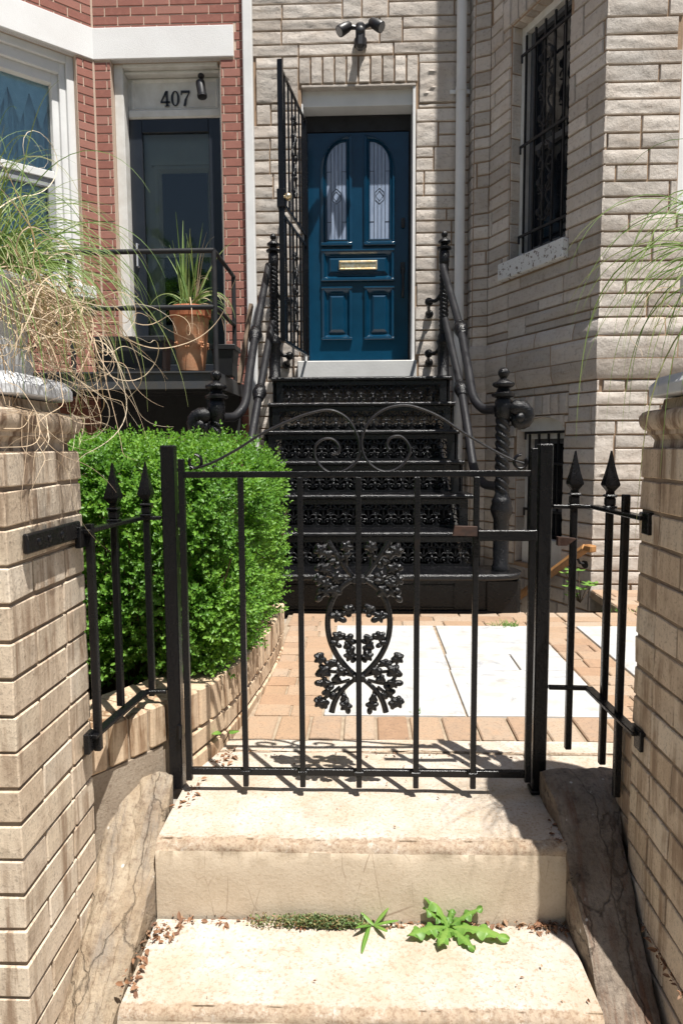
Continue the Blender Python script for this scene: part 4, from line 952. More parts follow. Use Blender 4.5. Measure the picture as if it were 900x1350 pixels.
for (ul_, vb_, vt_) in ((u_l, v_b, v_t), (lu_l, lv_b, lv_t)):
    v = vb_
    while v < vt_-.02:
        h_ = Rr_.uniform(.12, .24); face_block(bw, Vector((B0[0], B0[1], 0))+aB*ul_, -nB, aB, (.0, .12, v, min(v+h_, vt_)), .006, .004, .004, mi=0); v += h_
    for i in range(9):
        ua = ul_+((u_r-u_l) if vt_ > 2 else (lu_r-lu_l))*i/9; ub_ = ul_+((u_r-u_l) if vt_ > 2 else (lu_r-lu_l))*(i+1)/9; face_block(bw, Vector((B0[0], B0[1], vt_)), aB, -Z, (ua, ub_, 0, .12), .006, .004, .004, mi=0, up_=-nB)
bw.build('bay_wall', [ASH, MORT], SH, smooth=40)
m = MB(); m.prism([(-.87, 5.66), (.8, 5.66), (.9, 5.55), (1.0, 5.5), (1.53, 4.42), (3.3, 4.42), (3.3, 9), (-.87, 9)], (0, 0, ZT), X, Yv, Z, .15); m.build('roof', GROUND, SH, smooth=0)
m = MB(); m.box(3.05, 3.3, 4.65, 9, -.1, ZT, 0); m.box(-.87, 3.3, 8.8, 9, -.1, ZT); m.box(.9, 1.0, 5.55, 6.5, -.1, ZT); m.build('side_wall', MORT, SH)
# doorway
DY = 5.865
m = MB(); m.box(ox0+.0, ox1-.0, WY+.055, DY+.05, zl0, zl1-.003); m.build('lintel', WHITE, SH, bevel=.004)
m = MB(); m.box(ox0+.001, ox1-.001, WY-.012, WY+.053, zl1-.022, zl1-.001, 0, None, .004); m.build('arch_soffit', ASH, SH)
m = MB(); m.box(ox1-.022, ox1-.001, WY-.004, WY+.054, zl0-.001, zl1-.023); m.build('head_block', WHITE, SH)
m = MB(); m.box(ox1-.022, ox1-.001, WY-.004, DY+.05, 1.62, zl0-.002); m.box(ox0+.001, ox0+.012, WY-.004, DY+.05, 1.62, zl0-.002); m.build('door_jamb', WHITE, SH)
m = MB(); m.box(-.535, .425, WY-.055, DY+.03, 1.437, 1.618, 0, None, .006); m.build('doorstep', PEEL if False else simple('doorstep_grey', (.56, .56, .55), .7, .3, c2=(.50, .50, .49), scale=8, bump=.3), SH)
lx0, lx1, lz0, lz1 = -.458, .372, 1.622, 3.49
door = MB(); door.box(lx0, lx1, DY, DY+.05, lz0, lz1, 0, None, .002); dob = door.build('front_door', BLUE, SH)
fr = MB(); fr.box(ox0+.013, lx0-.003, DY-.012, DY+.05, 1.62, zl0-.003); fr.box(lx1+.003, ox1-.023, DY-.012, DY+.05, 1.62, zl0-.003); fr.box(lx0-.003, lx1+.003, DY-.012, DY+.05, lz1+.004, zl0-.003); fr.build('door_frame', IRONM, SH)
def outline_rect(x0, x1, z0, z1, g_=0): return [(x0-g_, z0-g_), (x1+g_, z0-g_), (x1+g_, z1+g_), (x0-g_, z1+g_)]
def outline_arch(x0, x1, z0, z1, side, g_=0):   # quarter-round shoulder on one side
    x0 -= g_; x1 += g_; z0 -= g_; z1 += g_; r = (x1-x0)*.97; P = [(x0, z0), (x1, z0)]
    n = 12
    if side < 0:
        P.append((x1, z1))
        for k in range(1, n+1): a = math.pi/2+math.pi/2*k/n; P.append((x1+math.cos(a)*(x1-x0), z1-r*1.15+math.sin(a)*r*1.15))
    else:
        for k in range(0, n): a = math.pi/2*k/n; P.append((x0+math.cos(a)*(x1-x0), z1-r*1.15+math.sin(a)*r*1.15))
        P.append((x0, z1))
    return P
o_ = (0, DY, 0)
for (gx0, gx1, side) in ((-.303, -.141, -1), (.052, .214, 1)):
    m = MB(); P = outline_arch(gx0, gx1, 2.64, 3.415, side); m.prism(P, (0, DY-.003, 0), X, Z, -Yv, .002); gp_ = m.build('glass_pane', LEAD, dob)
    m = MB(); cx = (gx0+gx1)/2; yy = DY-.0065
    hexa = [(cx-.022, 2.955), (cx, 3.0-.012), (cx+.022, 2.955), (cx+.022, 2.90)]
    cz_ = 2.985; oc = [(cx+.045*math.cos(math.pi/6+math.pi/3*k)*.9, cz_+.062*math.sin(math.pi/6+math.pi/3*k)) for k in range(7)]
    m.tube([(a, yy, b) for a, b in oc], .0022, 5); dm = [(cx, cz_+.04), (cx+.032, cz_), (cx, cz_-.04), (cx-.032, cz_), (cx, cz_+.04)]; m.tube([(a, yy, b) for a, b in dm], .0022, 5)
    for fx in (.22, .4, .6, .78):
        x_ = gx0+(gx1-gx0)*fx; zt_ = 3.40-(.13*max(0, .55-fx)**1.2*2.2 if side < 0 else .13*max(0, fx-.45)**1.2*2.2)
        for za, zb2 in ((2.645, cz_-.062 if .3 < fx < .7 else zt_), (cz_+.062, zt_)) if .3 < fx < .7 else ((2.645, zt_),): m.tube([(x_, yy, za), (x_, yy, zb2)], .0019, 5)
    for zz in (2.78, 3.18):
        for xa, xb in ((gx0, gx0+.22*(gx1-gx0)), (gx1-.22*(gx1-gx0), gx1)): m.tube([(xa, yy, zz), (xb, yy, zz)], .0019, 5)
    m.build('leading', IRONM, dob)
    m = MB(); m.strip(outline_arch(gx0, gx1, 2.64, 3.415, side, .047), outline_arch(gx0, gx1, 2.64, 3.415, side, .0), o_, X, Z, -Yv, .028)
    m.strip(outline_arch(gx0, gx1, 2.64, 3.415, side, .014), outline_arch(gx0, gx1, 2.64, 3.415, side, -.004), (0, DY-.004, 0), X, Z, -Yv, .018); m.box(gx0-.05, gx1+.05, DY-.034, DY-.002, 2.586, 2.612, 0, None, .005)
    m.build('glazing_moulding', BLUE, dob, smooth=25)
def panel(x0, x1, z0, z1, nm='raised_panel', ins=.055):
    m = MB(); m.strip(outline_rect(x0, x1, z0, z1), outline_rect(x0, x1, z0, z1, -.04), o_, X, Z, -Yv, .026)
    a = outline_rect(x0, x1, z0, z1, -ins); b = outline_rect(x0, x1, z0, z1, -ins-.025)
    n = len(a); vs = [(u, DY-.001, v) for u, v in a]+[(u, DY-.019, v) for u, v in b]
    m.add(vs, [(i, (i+1) % n, n+(i+1) % n, n+i) for i in range(n)]+[tuple(n+i for i in range(n))])
    m.box(x0-.004, x1+.004, DY-.032, DY-.002, z0-.004, z0+.014, 0, None, .004); m.box(x0-.004, x1+.004, DY-.030, DY-.002, z1-.012, z1+.004, 0, None, .004)
    return m.build(nm, BLUE, dob, smooth=20)
panel(-.348, .252, 2.305, 2.552, ins=.05); panel(-.348, -.098, 1.825, 2.25); panel(.006, .253, 1.825, 2.25)
m = MB(); m.box(-.203, .114, DY-.030, DY-.018, 2.39, 2.462, 0, None, .003); m.strip(outline_rect(-.203, .114, 2.39, 2.462), outline_rect(-.203, .114, 2.39, 2.462, -.014), (0, DY-.030, 0), X, Z, -Yv, .008); m.build('mail_slot', BRASS, dob, smooth=20)
m = MB(); m.box(.312, .342, DY-.03, DY-.002, 2.725, 2.80, 0, None, .008); m.ball((.327, DY-.032, 2.745), .009, .008, .009); m.build('door_lock', BLACKP, dob)
m = MB(); m.tube(smooth_path([(.325, DY-.004, 2.40), (.325, DY-.05, 2.38), (.325, DY-.055, 2.28), (.325, DY-.05, 2.20), (.325, DY-.004, 2.17)], 5), .011, 8); m.box(.306, .344, DY-.012, DY-.001, 2.36, 2.45, 0, None, .004); m.build('door_handle', BLACKP, dob)

# bay windows
def LP_(u, v, off=0.0, p0=B0, a=aB, n=nB): return Vector((p0[0], p0[1], 0))+a*u+Z*v+n*off
def lbox(m, u0, u1, v0, v1, o0, o1, mi=0, c=.002, p0=B0, a=aB, n=nB): m.obox(LP_((u0+u1)/2, (v0+v1)/2, (o0+o1)/2, p0, a, n), a, n, Z, (u1-u0)/2, abs(o1-o0)/2, (v1-v0)/2, mi, None, c)
def ring_frame(u0, u1, v0, v1, w_, o0, o1, nm, mat, par, P0=B0, a=aB, n=nB):
    m = MB()
    for r in ((u0, u0+w_, v0, v1), (u1-w_, u1, v0, v1), (u0+w_, u1-w_, v1-w_, v1), (u0+w_, u1-w_, v0, v0+w_)): lbox(m, *r, o0, o1, 0, .002, P0, a, n)
    return m.build(nm, mat, par)
def sash_window(nm, u0, u1, v0, v1, dep, mat, sash, glass, P0=B0, a=aB, n=nB, mid=.5, w_=.055):
    f = ring_frame(u0, u1, v0, v1, w_, -dep, -dep+.05, nm, mat, SH, P0, a, n)
    ring_frame(u0+w_, u1-w_, v0+w_, v1-w_, .035, -dep-.03, -dep+.01, 'sash', sash, f, P0, a, n)
    m = MB(); vm = v0+(v1-v0)*mid; lbox(m, u0+w_+.035, u1-w_-.035, vm-.02, vm+.02, -dep-.035, -dep+.015, 0, .002, P0, a, n); m.build('meeting_rail', sash, f)
    m = MB(); lbox(m, u0+w_+.034, u1-w_-.034, v0+w_+.034, v1-w_-.034, -dep-.03, -dep-.022, 0, 0, P0, a, n); m.build('pane', glass, f); return f
DSASH = simple('dark_sash', (.10, .105, .115), .5, .4)
sash_window('window', u_l+.001, u_r-.001, v_b+.001, v_t-.001, .13, WHITED, DSASH, DGLASS, mid=.47)
m = MB(); lbox(m, u_l-.065, u_r+.03, v_b-.125, v_b+.0, -.1, .055, 0, .006); m.build('window_sill', PEEL, SH)
f = sash_window('basement_window', lu_l+.001, lu_r-.001, lv_b+.001, lv_t-.10, .13, WHITED, DSASH, DGLASS, mid=.42)
m = MB(); n_ = 12; um = (lu_l+lu_r)/2; hw = (lu_r-lu_l)/2; pts = [(lu_l+.002, lv_t-.1)]+[(um-hw*math.cos(math.pi*k/n_)*.995, lv_t-.085+.078*math.sin(math.pi*k/n_)) for k in range(n_+1)]+[(lu_r-.002, lv_t-.1)]
m.prism(pts, LP_(0, 0, -.085), aB, Z, nB, .05); m.build('arched_header', WHITED, f)
m = MB(); ar = [(lu_l+.001, lv_t-.099)]+[(um-hw*math.cos(math.pi*k/n_)*.997, lv_t-.083+.08*math.sin(math.pi*k/n_)) for k in range(n_+1)]+[(lu_r-.001, lv_t-.099)]
for (ua, va), (ub2, vb2) in zip(ar[:-1], ar[1:]):
    if ub2-ua > 1e-4: m.prism([(ua, va), (ub2, vb2), (ub2, lv_t), (ua, lv_t)], LP_(0, 0, -.07), aB, Z, nB, .083)
m.build('arch_stones', ASH, SH)
m = MB(); lbox(m, lu_l+.02, lu_r-.02, .03, .26, -.1, -.05, 0, .004); m.build('window_board', WHITED, SH)
cwf = sash_window('front_window', cw_l+.002, cw_l+.898, 2.331, 4.599, .06, WHITE, WHITE, DGLASS, C0_, aC, nC, .5, .10)
# window grilles
def grille(label, u0, u1, v0, v1, rails, nb, off, orn):
    t = thing('window_grille', label, 'window grille', tuple(LP_((u0+u1)/2, v0, off)), 'black iron window grilles')
    for v in rails:
        m = MB(); lbox(m, u0, u1, v-.009, v+.009, off-.004, off+.008, 0, .001); 
        m.tube([LP_(u0+.012, v-.05, off+.006), LP_(u0+.012, v, off+.006)], .008, 6); m.build('cross_rail', IRONM, t)
    for i in range(nb):
        u = u0+.035+(u1-u0-.06)*i/(nb-1); m = MB(); lbox(m, u-.007, u+.007, v0, v1, off-.022, off-.008, 0, .001); m.build('bar', IRONM, t)
    for vc in orn:
        m = MB(); uc = (u0+u1)/2-.02
        for sg in (-1, 1):
            P = smooth_path([LP_(uc+sg*.005, vc-.27, off-.012), LP_(uc+sg*.06, vc-.2, off-.012), LP_(uc+sg*.015, vc-.1, off-.012), LP_(uc+sg*.07, vc, off-.012), LP_(uc+sg*.015, vc+.1, off-.012), LP_(uc+sg*.06, vc+.2, off-.012), LP_(uc+sg*.01, vc+.26, off-.012)], 5); m.tube(P, .008, 6)
            for dv in (-.2, 0, .2): m.ball(LP_(uc+sg*.06, vc+dv, off-.01), .022, .018, .028, 8, 5)
            for dv in (-.22, -.05, .12):
                m.tube([LP_(uc+sg*(.045+math.cos(q*.7)*.03), vc+dv+math.sin(q*.7)*.03, off-.012) for q in range(9)], .0065, 5)
        m.build('scroll_ornament', IRONM, t)
    return t
vt1 = onl(B0, B1, 683, 78, -.05)[1]; vt2 = onl(B0, B1, 683, 196, -.05)[1]; vt3 = onl(B0, B1, 682, 313.5, -.05)[1]
ug0 = onl(B0, B1, 683.5, 300, -.05)[0]; ug1 = onl(B0, B1, 745, 300, -.05)[0]
grille('tall black iron grille with scrolls over the upper bay window', ug0-.01, u_r-.006, v_b+.06, vt1+.13, (vt1, vt2, vt3), 6, -.055, ((vt1+vt2)/2, (vt2+vt3)/2))
grille('black iron grille of plain bars over the arched basement window', lu_l+.03, lu_r-.012, .30, lv_t-.12, (.46, .80, 1.04-.02), 5, -.055, ())

# floodlight over the door
c = at(475, 56, 5.62); t = thing('floodlight', 'black twin-head security floodlight above the blue front door', 'floodlight', tuple(c))
m = MB(); m.lathe((c.x, c.y, c.z), [(.05, -.03), (.05, .02), (.02, .03)], 14); m.box(c.x-.035, c.x+.035, 5.58, 5.632, c.z-.05, c.z+.05, 0, None, .01); m.build('mount', BLACKP, t)
m = MB(); m.tube([(c.x, 5.60, c.z), (c.x, 5.5, c.z+.01), (c.x, 5.44, c.z-.02)], .03, 10); m.box(c.x-.036, c.x+.036, 5.40, 5.48, c.z-.15, c.z+.035, 0, None, .02); m.ball((c.x, 5.40, c.z-.03), .028, .01, .028); m.build('camera_body', BLACKP, t, smooth=50)
for sg in (-1, 1):
    p = Vector((c.x+sg*.115, 5.45, c.z+.02+(.012 if sg > 0 else -.01))); ax = Vector((sg*.75, -.38, -.62)).normalized()
    m = MB(); m.tube([p-ax*.06, p-ax*.045, p, p+ax*.05, p+ax*.06], [.018, .032, .039, .042, .039], 16); m.tube([(c.x+sg*.02, 5.47, c.z+.02), p-ax*.03], .016, 8); h_ = m.build('lamp_head', BLACKP, t, smooth=40)
    m = MB(); m.tube([p+ax*.0605, p+ax*.063], [.034, .030], 16); m.build('lens', simple('dull_lens', (.25, .25, .26), .3, .5), h_)

# downspouts
def dspout(px, label, gr, w_, yd, strap):
    c = at(px, 60, yd); t = thing('downspout', label, 'downspout', (c.x, c.y, 0), gr); cb = at(px+(8 if px < 400 else 0), 470, yd)
    x_ = (c.x+cb.x)/2
    m = MB()
    if strap: m.tube([(x_, yd, .2), (x_, yd, ZT)], w_/2, 18)
    else: m.box(x_-w_/2, x_+w_/2, yd-.03, yd+.03, .2, ZT, 0, None, .008)
    m.build('pipe', WHITE, t, smooth=40)
    if strap:
        for py in (118,):
            zz = at(px, py, yd).z; m = MB(); m.tube([(x_, yd, zz-.018), (x_, yd, zz+.018)], w_/2+.004, 18); m.box(x_-.085, x_+.085, yd+.03, yd+.038, zz-.016, zz+.016, 0, None, .006); m.build('strap', WHITE, t)
    return t
dspout(606, 'round white downspout with strap in the corner beside the stone bay', 'white downspouts', .078, 5.585, True)
dspout(326, 'square white downspout between the red brick and the stone wall', 'white downspouts', .075, 5.595, False)

# open security gate
sg_ = thing('security_gate', 'tall black barred security gate standing open left of the blue door', 'security gate', (-.47, 5.61, 1.66))
Pf = Vector((-.455, 5.60, 0)); Pn = Vector((-.556, 4.82, 0)); ag = (Pn-Pf); Lg = ag.length; ag.normalize(); ng = Vector((-ag.y, ag.x, 0))
g0, g1 = 1.655, 3.475
def sgbar(nm, u0, v0, u1, v1, w_, d_, par=sg_):
    m = MB(); m.bar(Pf+ag*u0+Z*v0, Pf+ag*u1+Z*v1, w_, d_, upv=tuple(ng), c=.002); return m.build(nm, IRON, par)
sgbar('stile', 0.0, g0, 0.0, g1, .03, .03); sgbar('stile', Lg, g0-.0, Lg, g1+.03, .035, .035)
for v in (g0+.012, 2.515, 2.595, g1-.012): sgbar('rail', .016, v, Lg-.018, v, .022, .016)
for i in range(1, 7): u = Lg*i/7; sgbar('bar', u, g0+.024, u, 2.507, .013, .013); sgbar('bar', u, 2.607, u, g1-.024, .013, .013)
for vc in (2.08, 3.04):
    m = MB(); uc = Lg/2
    for s2 in (-1, 1):
        m.tube(smooth_path([Pf+ag*(uc+s2*.01)+Z*(vc-.28), Pf+ag*(uc+s2*.05)+Z*(vc-.2), Pf+ag*(uc+s2*.02)+Z*(vc-.08), Pf+ag*(uc+s2*.065)+Z*vc, Pf+ag*(uc+s2*.02)+Z*(vc+.1), Pf+ag*(uc+s2*.05)+Z*(vc+.2), Pf+ag*(uc+s2*.01)+Z*(vc+.28)], 4), .009, 6)
        for dv in (-.25, -.14, 0, .13, .25): m.ball(Pf+ag*(uc+s2*.035)+Z*(vc+dv), .018, .014, .022, 8, 5)
    m.build('ornament', IRONC, sg_, smooth=50)
m = MB(); bc = Pf+ag*(Lg-.0)+Z*2.62; m.box(bc.x-.03, bc.x+.03, bc.y-.028, bc.y+.05, bc.z-.07, bc.z+.05, 0, None, .004); m.build('lock_box', IRON, sg_)
m = MB(); kn = bc+Vector((.048, -.02, -.005)); m.ball(kn, .026, .03, .026, 12, 8); m.tube([kn-Vector((.03, 0, 0)), kn], .012, 8); m.build('knob', BRASS, sg_, smooth=60)
# ================================================================== brick house
BH = thing('brick_house', 'red brick house with white lintels and number 407 over the door', 'house', (-2.1, 5.62, 0))
BY = 5.62; sx_ = -2.12
w = MB()
L0 = (sx_, BY); L1 = (-.872, BY)
zl0b, zl1b = 3.962, 4.195
wall(w, L0, L1, -.1, ZT, [(.135, 1.002, 1.44, zl0b), (.12, .98, -.1, 1.30)], 'brick', skip=[(0, 1.112, zl0b, zl1b)])
w.build('wall', [REDB, REDM], BH, smooth=30)
bp, bq = (-3.02, 4.808), (-2.12, 5.62); Lb = (Vector(bp)-Vector(bq)).length
ub = onl(bp, bq, 105, 200)[0]; zs_ = 2.21
w = MB(); _, aL, nL = wall(w, bp, bq, -.1, ZT, [(.10, ub, zs_, zl0b)], 'brick', skip=[(0, Lb, zl0b, zl1b)], thick=.2)
wall(w, (-4.2, 4.808), bp, -.1, ZT, [], 'brick', skip=[(0, 1.18, zl0b, zl1b)], thick=.2)
w.build('bay_wall', [REDB, REDM], BH, smooth=30)
m = MB(); m.box(sx_, -1.008, BY-.018, BY+.05, zl0b, zl1b, 0, None, .004); m.build('lintel', WHITES, BH)
def LL(u, v, off=0.0): return Vector((bp[0], bp[1], 0))+aL*u+Z*v+nL*off
def llb(m, u0, u1, v0, v1, o0, o1, c=.003): m.obox(LL((u0+u1)/2, (v0+v1)/2, (o0+o1)/2), aL, nL, Z, (u1-u0)/2, abs(o1-o0)/2, (v1-v0)/2, 0, None, c)
m = MB(); llb(m, 0, Lb-.002, zl0b, zl1b, -.05, .018); m.box(-4.2, bp[0], bp[1]-.018, bp[1]+.05, zl0b, zl1b); m.build('bay_lintel', WHITES, BH)
m = MB(); m.tube([(sx_, BY-.004, -.1), (sx_, BY-.004, ZT)], .009, 6); m.build('corner_joint', REDM, BH)
m = MB(); m.prism([(-4.2, 4.82), (-3.02, 4.82), (-2.12, 5.63), (-.872, 5.63), (-.872, 9), (-4.2, 9)], (0, 0, ZT), X, Yv, Z, .15); m.build('roof', GROUND, BH, smooth=0)
m = MB(); m.box(-4.2, -4.0, 5.0, 9, -.1, ZT); m.box(-4.2, -.9, 8.8, 9, -.1, ZT); m.build('side_wall', REDM, BH)
# bay window
m = MB()
llb(m, ub-.058, ub-.001, zs_+.002, zl0b-.002, -.18, -.055); llb(m, ub-.105, ub-.058, zs_+.002, zl0b-.06, -.19, -.085); llb(m, ub-.155, ub-.105, zs_+.002, zl0b-.14, -.20, -.12)
llb(m, .101, ub-.058, zl0b-.06, zl0b-.002, -.18, -.055); llb(m, .101, ub-.105, zl0b-.14, zl0b-.06, -.19, -.085); llb(m, .101, ub-.155, zl0b-.215, zl0b-.14, -.20, -.12); llb(m, .101, .19, zs_+.002, zl0b-.06, -.19, -.07)
wf = m.build('window', WHITE, BH)
um = 3.06
m = MB(); llb(m, .19, ub-.156, um+.03, zl0b-.216, -.185, -.18, 0); m.build('pane', GLASSB, wf)
m = MB(); llb(m, .19, ub-.14, um-.025, um+.03, -.20, -.13); m.build('sash_rail', WHITE, wf)
GRYS = simple('grey_aluminium_sash', (.30, .31, .32), .4, .5)
m = MB(); llb(m, ub-.20, ub-.145, zs_+.07, um-.026, -.20, -.145); llb(m, .19, ub-.20, um-.09, um-.026, -.20, -.145); llb(m, .19, ub-.20, zs_+.07, zs_+.12, -.20, -.145); m.build('lower_sash', GRYS, wf)
m = MB(); llb(m, .19, ub-.20, zs_+.12, um-.09, -.185, -.18, 0); m.build('lower_pane', GLASSB, wf)
m = MB(); nu = 70; vs = []
for j in range(2):
    for i in range(nu+1):
        u = .15+(ub-.29)*i/nu+.0; off = -.235+.022*math.sin(i*1.1)+.012*math.sin(i*2.7); vs.append(LL(u, (zs_+.02 if j == 0 else zl0b-.3)+(.0), off))
m.add(vs, [(i, i+1, nu+2+i, nu+1+i) for i in range(nu)])
zig = []; nz = 5; 
for i in range(nz*2+1): zig.append((.15+(ub-.29)*i/(nz*2), zl0b-.55 if i % 2 else zl0b-.30))
m.prism([(.15, zl0b-.1)]+[(a, b) for a, b in zig]+[(.15+(ub-.29), zl0b-.1)], LL(0, 0, -.206), aL, Z, nL, .003); m.build('curtain', CURT, wf, smooth=60)
m = MB(); llb(m, .05, ub+.05, zs_, zl0b, -.62, -.60, 0); m.build('room_back', DARK, BH)
m = MB(); llb(m, .05, ub+.075, zs_-.10, zs_+.001, -.19, .06, .008); m.build('window_sill', WHITE, BH)
# door of 407
px0, px1 = sx_+.135, sx_+1.002; PY = 5.80
m = MB(); m.box(px0+.001, px0+.075, BY+.06, PY+.05, 1.44, zl0b-.001, 0, None, .004); m.box(px1-.03, px1-.001, BY+.10, PY+.05, 1.44, zl0b-.001, 0, None, .004)
m.box(px0+.075, px1-.03, BY+.05, PY+.05, zl0b-.03, zl0b-.001, 0, None, .006); m.box(px0+.075, px1-.03, BY+.10, PY+.05, zl0b-.055, zl0b-.031, 0, None, .006); m.build('door_surround', WHITED, BH)
tz0, tz1 = 3.59, zl0b-.056
m = MB(); m.box(px0+.076, px1-.031, PY, PY+.04, tz0, tz1); m.box(px0+.076, px1-.031, PY-.035, PY-.001, tz0, tz0+.07, 0, None, .012)
m.strip(outline_rect(px0+.10, px1-.05, tz0+.072, tz1-.005), outline_rect(px0+.13, px1-.08, tz0+.092, tz1-.03), (0, PY, 0), X, Z, -Yv, .018); tp = m.build('transom_panel', WHITED, BH)
# number
m = MB(); yN = PY-.006
def digit(polys, x, s):
    for P in polys: m.prism([(x+a*s, b*s) for a, b in P], (0, yN, 3.690), X, Z, -Yv, .006)
c4 = [[(.36, 1.0), (.52, 1.0), (.10, .32), (.0, .32), (.0, .30)], [(.0, .22), (.66, .22), (.66, .325), (.0, .325)], [(.38, .0), (.53, .0), (.53, 1.0), (.38, .93)], [(.28, 0), (.63, 0), (.63, .045), (.28, .045)]]
def ell(cx, cz, rx, rz, n=20): return [(cx+math.cos(2*math.pi*k/n)*rx, cz+math.sin(2*math.pi*k/n)*rz) for k in range(n)]
c7 = [[(.0, .86), (.62, .86), (.62, 1.0), (.0, 1.0)], [(.0, .72), (.05, .72), (.07, .86), (.0, .86)], [(.54, .86), (.62, .9), (.42, .5), (.34, 0), (.16, 0), (.26, .42)]]
S_ = .118; x4 = -1.645
digit(c4, x4, S_)
O_ = ell(.3, .5, .3, .5); I_ = ell(.3, .5, .14, .44); x0_ = x4+.086
vs = [(x0_+a*S_, yN, 3.690+b*S_) for a, b in O_]+[(x0_+a*S_, yN, 3.690+b*S_) for a, b in I_]; vs += [(a, yN-.006, c_) for a, b, c_ in vs]; n = 20
fs = []
for i in range(n): j = (i+1) % n; fs += [(40+i, 40+j, 60+j, 60+i), (i, j, 40+j, 40+i), (20+i, 60+i, 60+j, 20+j)]
m.add(vs, fs); digit(c7, x4+.168, S_); m.build('house_number', BLACKP, tp, smooth=0)
# storm door
dx0, dx1, dz0, dz1 = px0+.078, px1-.033, 1.46, 3.588
m = MB()
m.box(dx0, dx0+.105, PY-.02, PY+.025, dz0, dz1, 0, None, .004); m.box(dx1-.105, dx1, PY-.02, PY+.025, dz0, dz1, 0, None, .004); m.box(dx0+.105, dx1-.105, PY-.02, PY+.025, dz1-.105, dz1, 0, None, .004); m.box(dx0+.105, dx1-.105, PY-.02, PY+.025, dz0, dz0+.16, 0, None, .004)
stm = m.build('storm_door', NAVY, BH)
m = MB(); m.box(dx0+.105, dx1-.105, PY, PY+.006, dz0+.16, dz1-.105); m.build('storm_glass', GLASS, stm)
m = MB(); m.tube([(dx0+.045, PY-.02, 2.42), (dx0+.045, PY-.055, 2.42), (dx0+.045, PY-.055, 2.60), (dx0+.045, PY-.02, 2.60)], .008, 6); m.build('door_handle', SILVER, stm)
m = MB(); IY = PY+.06; m.box(px0, px1, IY, IY+.04, dz0, tz0+.1); m.strip(outline_rect(dx0+.18, dx1-.08, dz0+1.05, dz1-.34), outline_rect(dx0+.24, dx1-.14, dz0+1.11, dz1-.40), (0, IY, 0), X, Z, -Yv, .025); m.box(dx0+.16, dx1-.06, IY-.03, IY, dz1-.34, dz1-.31)
idr = m.build('inner_door', GREYD, BH); m = MB(); m.box(dx0+.24, dx1-.14, IY-.008, IY-.004, dz0+.5, dz1-.40); m.build('door_window', DGLASS, idr)
# basement door under the porch
m = MB(); m.box(sx_+.12, sx_+.98, 5.78, 5.82, -.1, 1.30)
for a, b in ((.18, .5), (.56, .9)): m.strip(outline_rect(sx_+a, sx_+b, .72, 1.12), outline_rect(sx_+a+.03, sx_+b-.03, .75, 1.09), (0, 5.78, 0), X, Z, -Yv, .014); m.strip(outline_rect(sx_+a, sx_+b, .1, .62), outline_rect(sx_+a+.03, sx_+b-.03, .13, .59), (0, 5.78, 0), X, Z, -Yv, .014)
m.build('basement_door', CREAM, BH)
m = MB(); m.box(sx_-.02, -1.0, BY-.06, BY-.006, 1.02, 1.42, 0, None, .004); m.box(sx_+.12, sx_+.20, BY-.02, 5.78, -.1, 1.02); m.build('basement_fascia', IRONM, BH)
# porch lantern
c = at(266, 116, 5.70); t = thing('wall_lantern', 'small black tilted lantern beside the house number', 'lantern', tuple(c))
m = MB(); m.ball((c.x, c.y-.01, c.z+.085), .028, .03, .02); m.tube([(c.x, c.y+.07, c.z+.085), (c.x, c.y, c.z+.085), (c.x, c.y-.005, c.z+.05)], .009, 8); m.build('arm', BLACKP, t)
ax = Vector((.16, -.15, -1)).normalized(); p = Vector((c.x-.012, c.y-.005, c.z+.055)); m = MB(); m.tube([p, p+ax*.012, p+ax*.03, p+ax*.115, p+ax*.12, p+ax*.14, p+ax*.145], [.012, .035, .037, .034, .040, .038, .02], 12); m.build('lamp_body', BLACKP, t, smooth=40)

# ================================================================== iron porch of the brick house
PZ = 1.425; yF = 4.60; xR = at(287, 489, yF).x
porch = thing('iron_porch', 'black steel porch landing with pipe rail before door 407', 'porch', (xR-.6, yF, 0))
m = MB(); m.box(-2.75, xR, yF, BY-.02, PZ-.02, PZ, 0, None, .002); m.build('deck', IRONM, porch)
CH = simple('painted_steel_channel', (.045, .05, .058), .45, .5, c2=(.06, .055, .05), scale=10, bump=.2)
m = MB(); m.box(-2.75, xR+.004, yF-.012, yF, PZ-.11, PZ+.006, 0, None, .003); m.box(xR-.006, xR+.004, yF, BY-.02, PZ-.10, PZ+.004); m.box(-2.75, xR, yF-.03, yF-.012, PZ-.004, PZ+.006); m.build('edge_beam', CH, porch)
m = MB(); 
for yy in (4.8, 5.1, 5.4): m.box(-2.7, xR-.02, yy, yy+.04, PZ-.09, PZ-.021)
m.build('joist', IRONM, porch)
pz1 = at(285, 329, yF).z; pz2 = at(285, 404, yF).z; xl_ = at(90, 334, yF).x; yB = 5.3; xrr = xR-.012
def pbar(nm, p, q, w_=.03): m = MB(); m.tube([p, q], w_/2, 10); return m.build(nm, IRONM, porch, smooth=50)
for xx, yy in ((xrr, yF+.02), (xl_, yF+.02), (xrr, yB)): pbar('post', (xx, yy, PZ), (xx, yy, pz1), .034)
for zz in (pz1, pz2): pbar('rail', (xl_, yF+.02, zz), (xrr, yF+.02, zz), .034); pbar('rail', (xrr, yF+.02, zz), (xrr, yB, zz), .03); pbar('rail', (xl_, yF+.02, zz), (xl_-.55, yF+.0, zz-.52), .03)
for xx in (-2.6, xR-.06): m = MB(); m.box(xx-.025, xx+.025, yF+.03, yF+.08, -.02, PZ-.03); m.build('leg', IRONM, porch)
m = MB(); m.bar((xrr+.02, 5.32, PZ-.01), (xrr+.10, 5.5, PZ+.62), .03, .05); m.build('brace', simple('weathered_timber', (.20, .15, .11), .8, .2, c2=(.14, .10, .07), scale=30), porch)

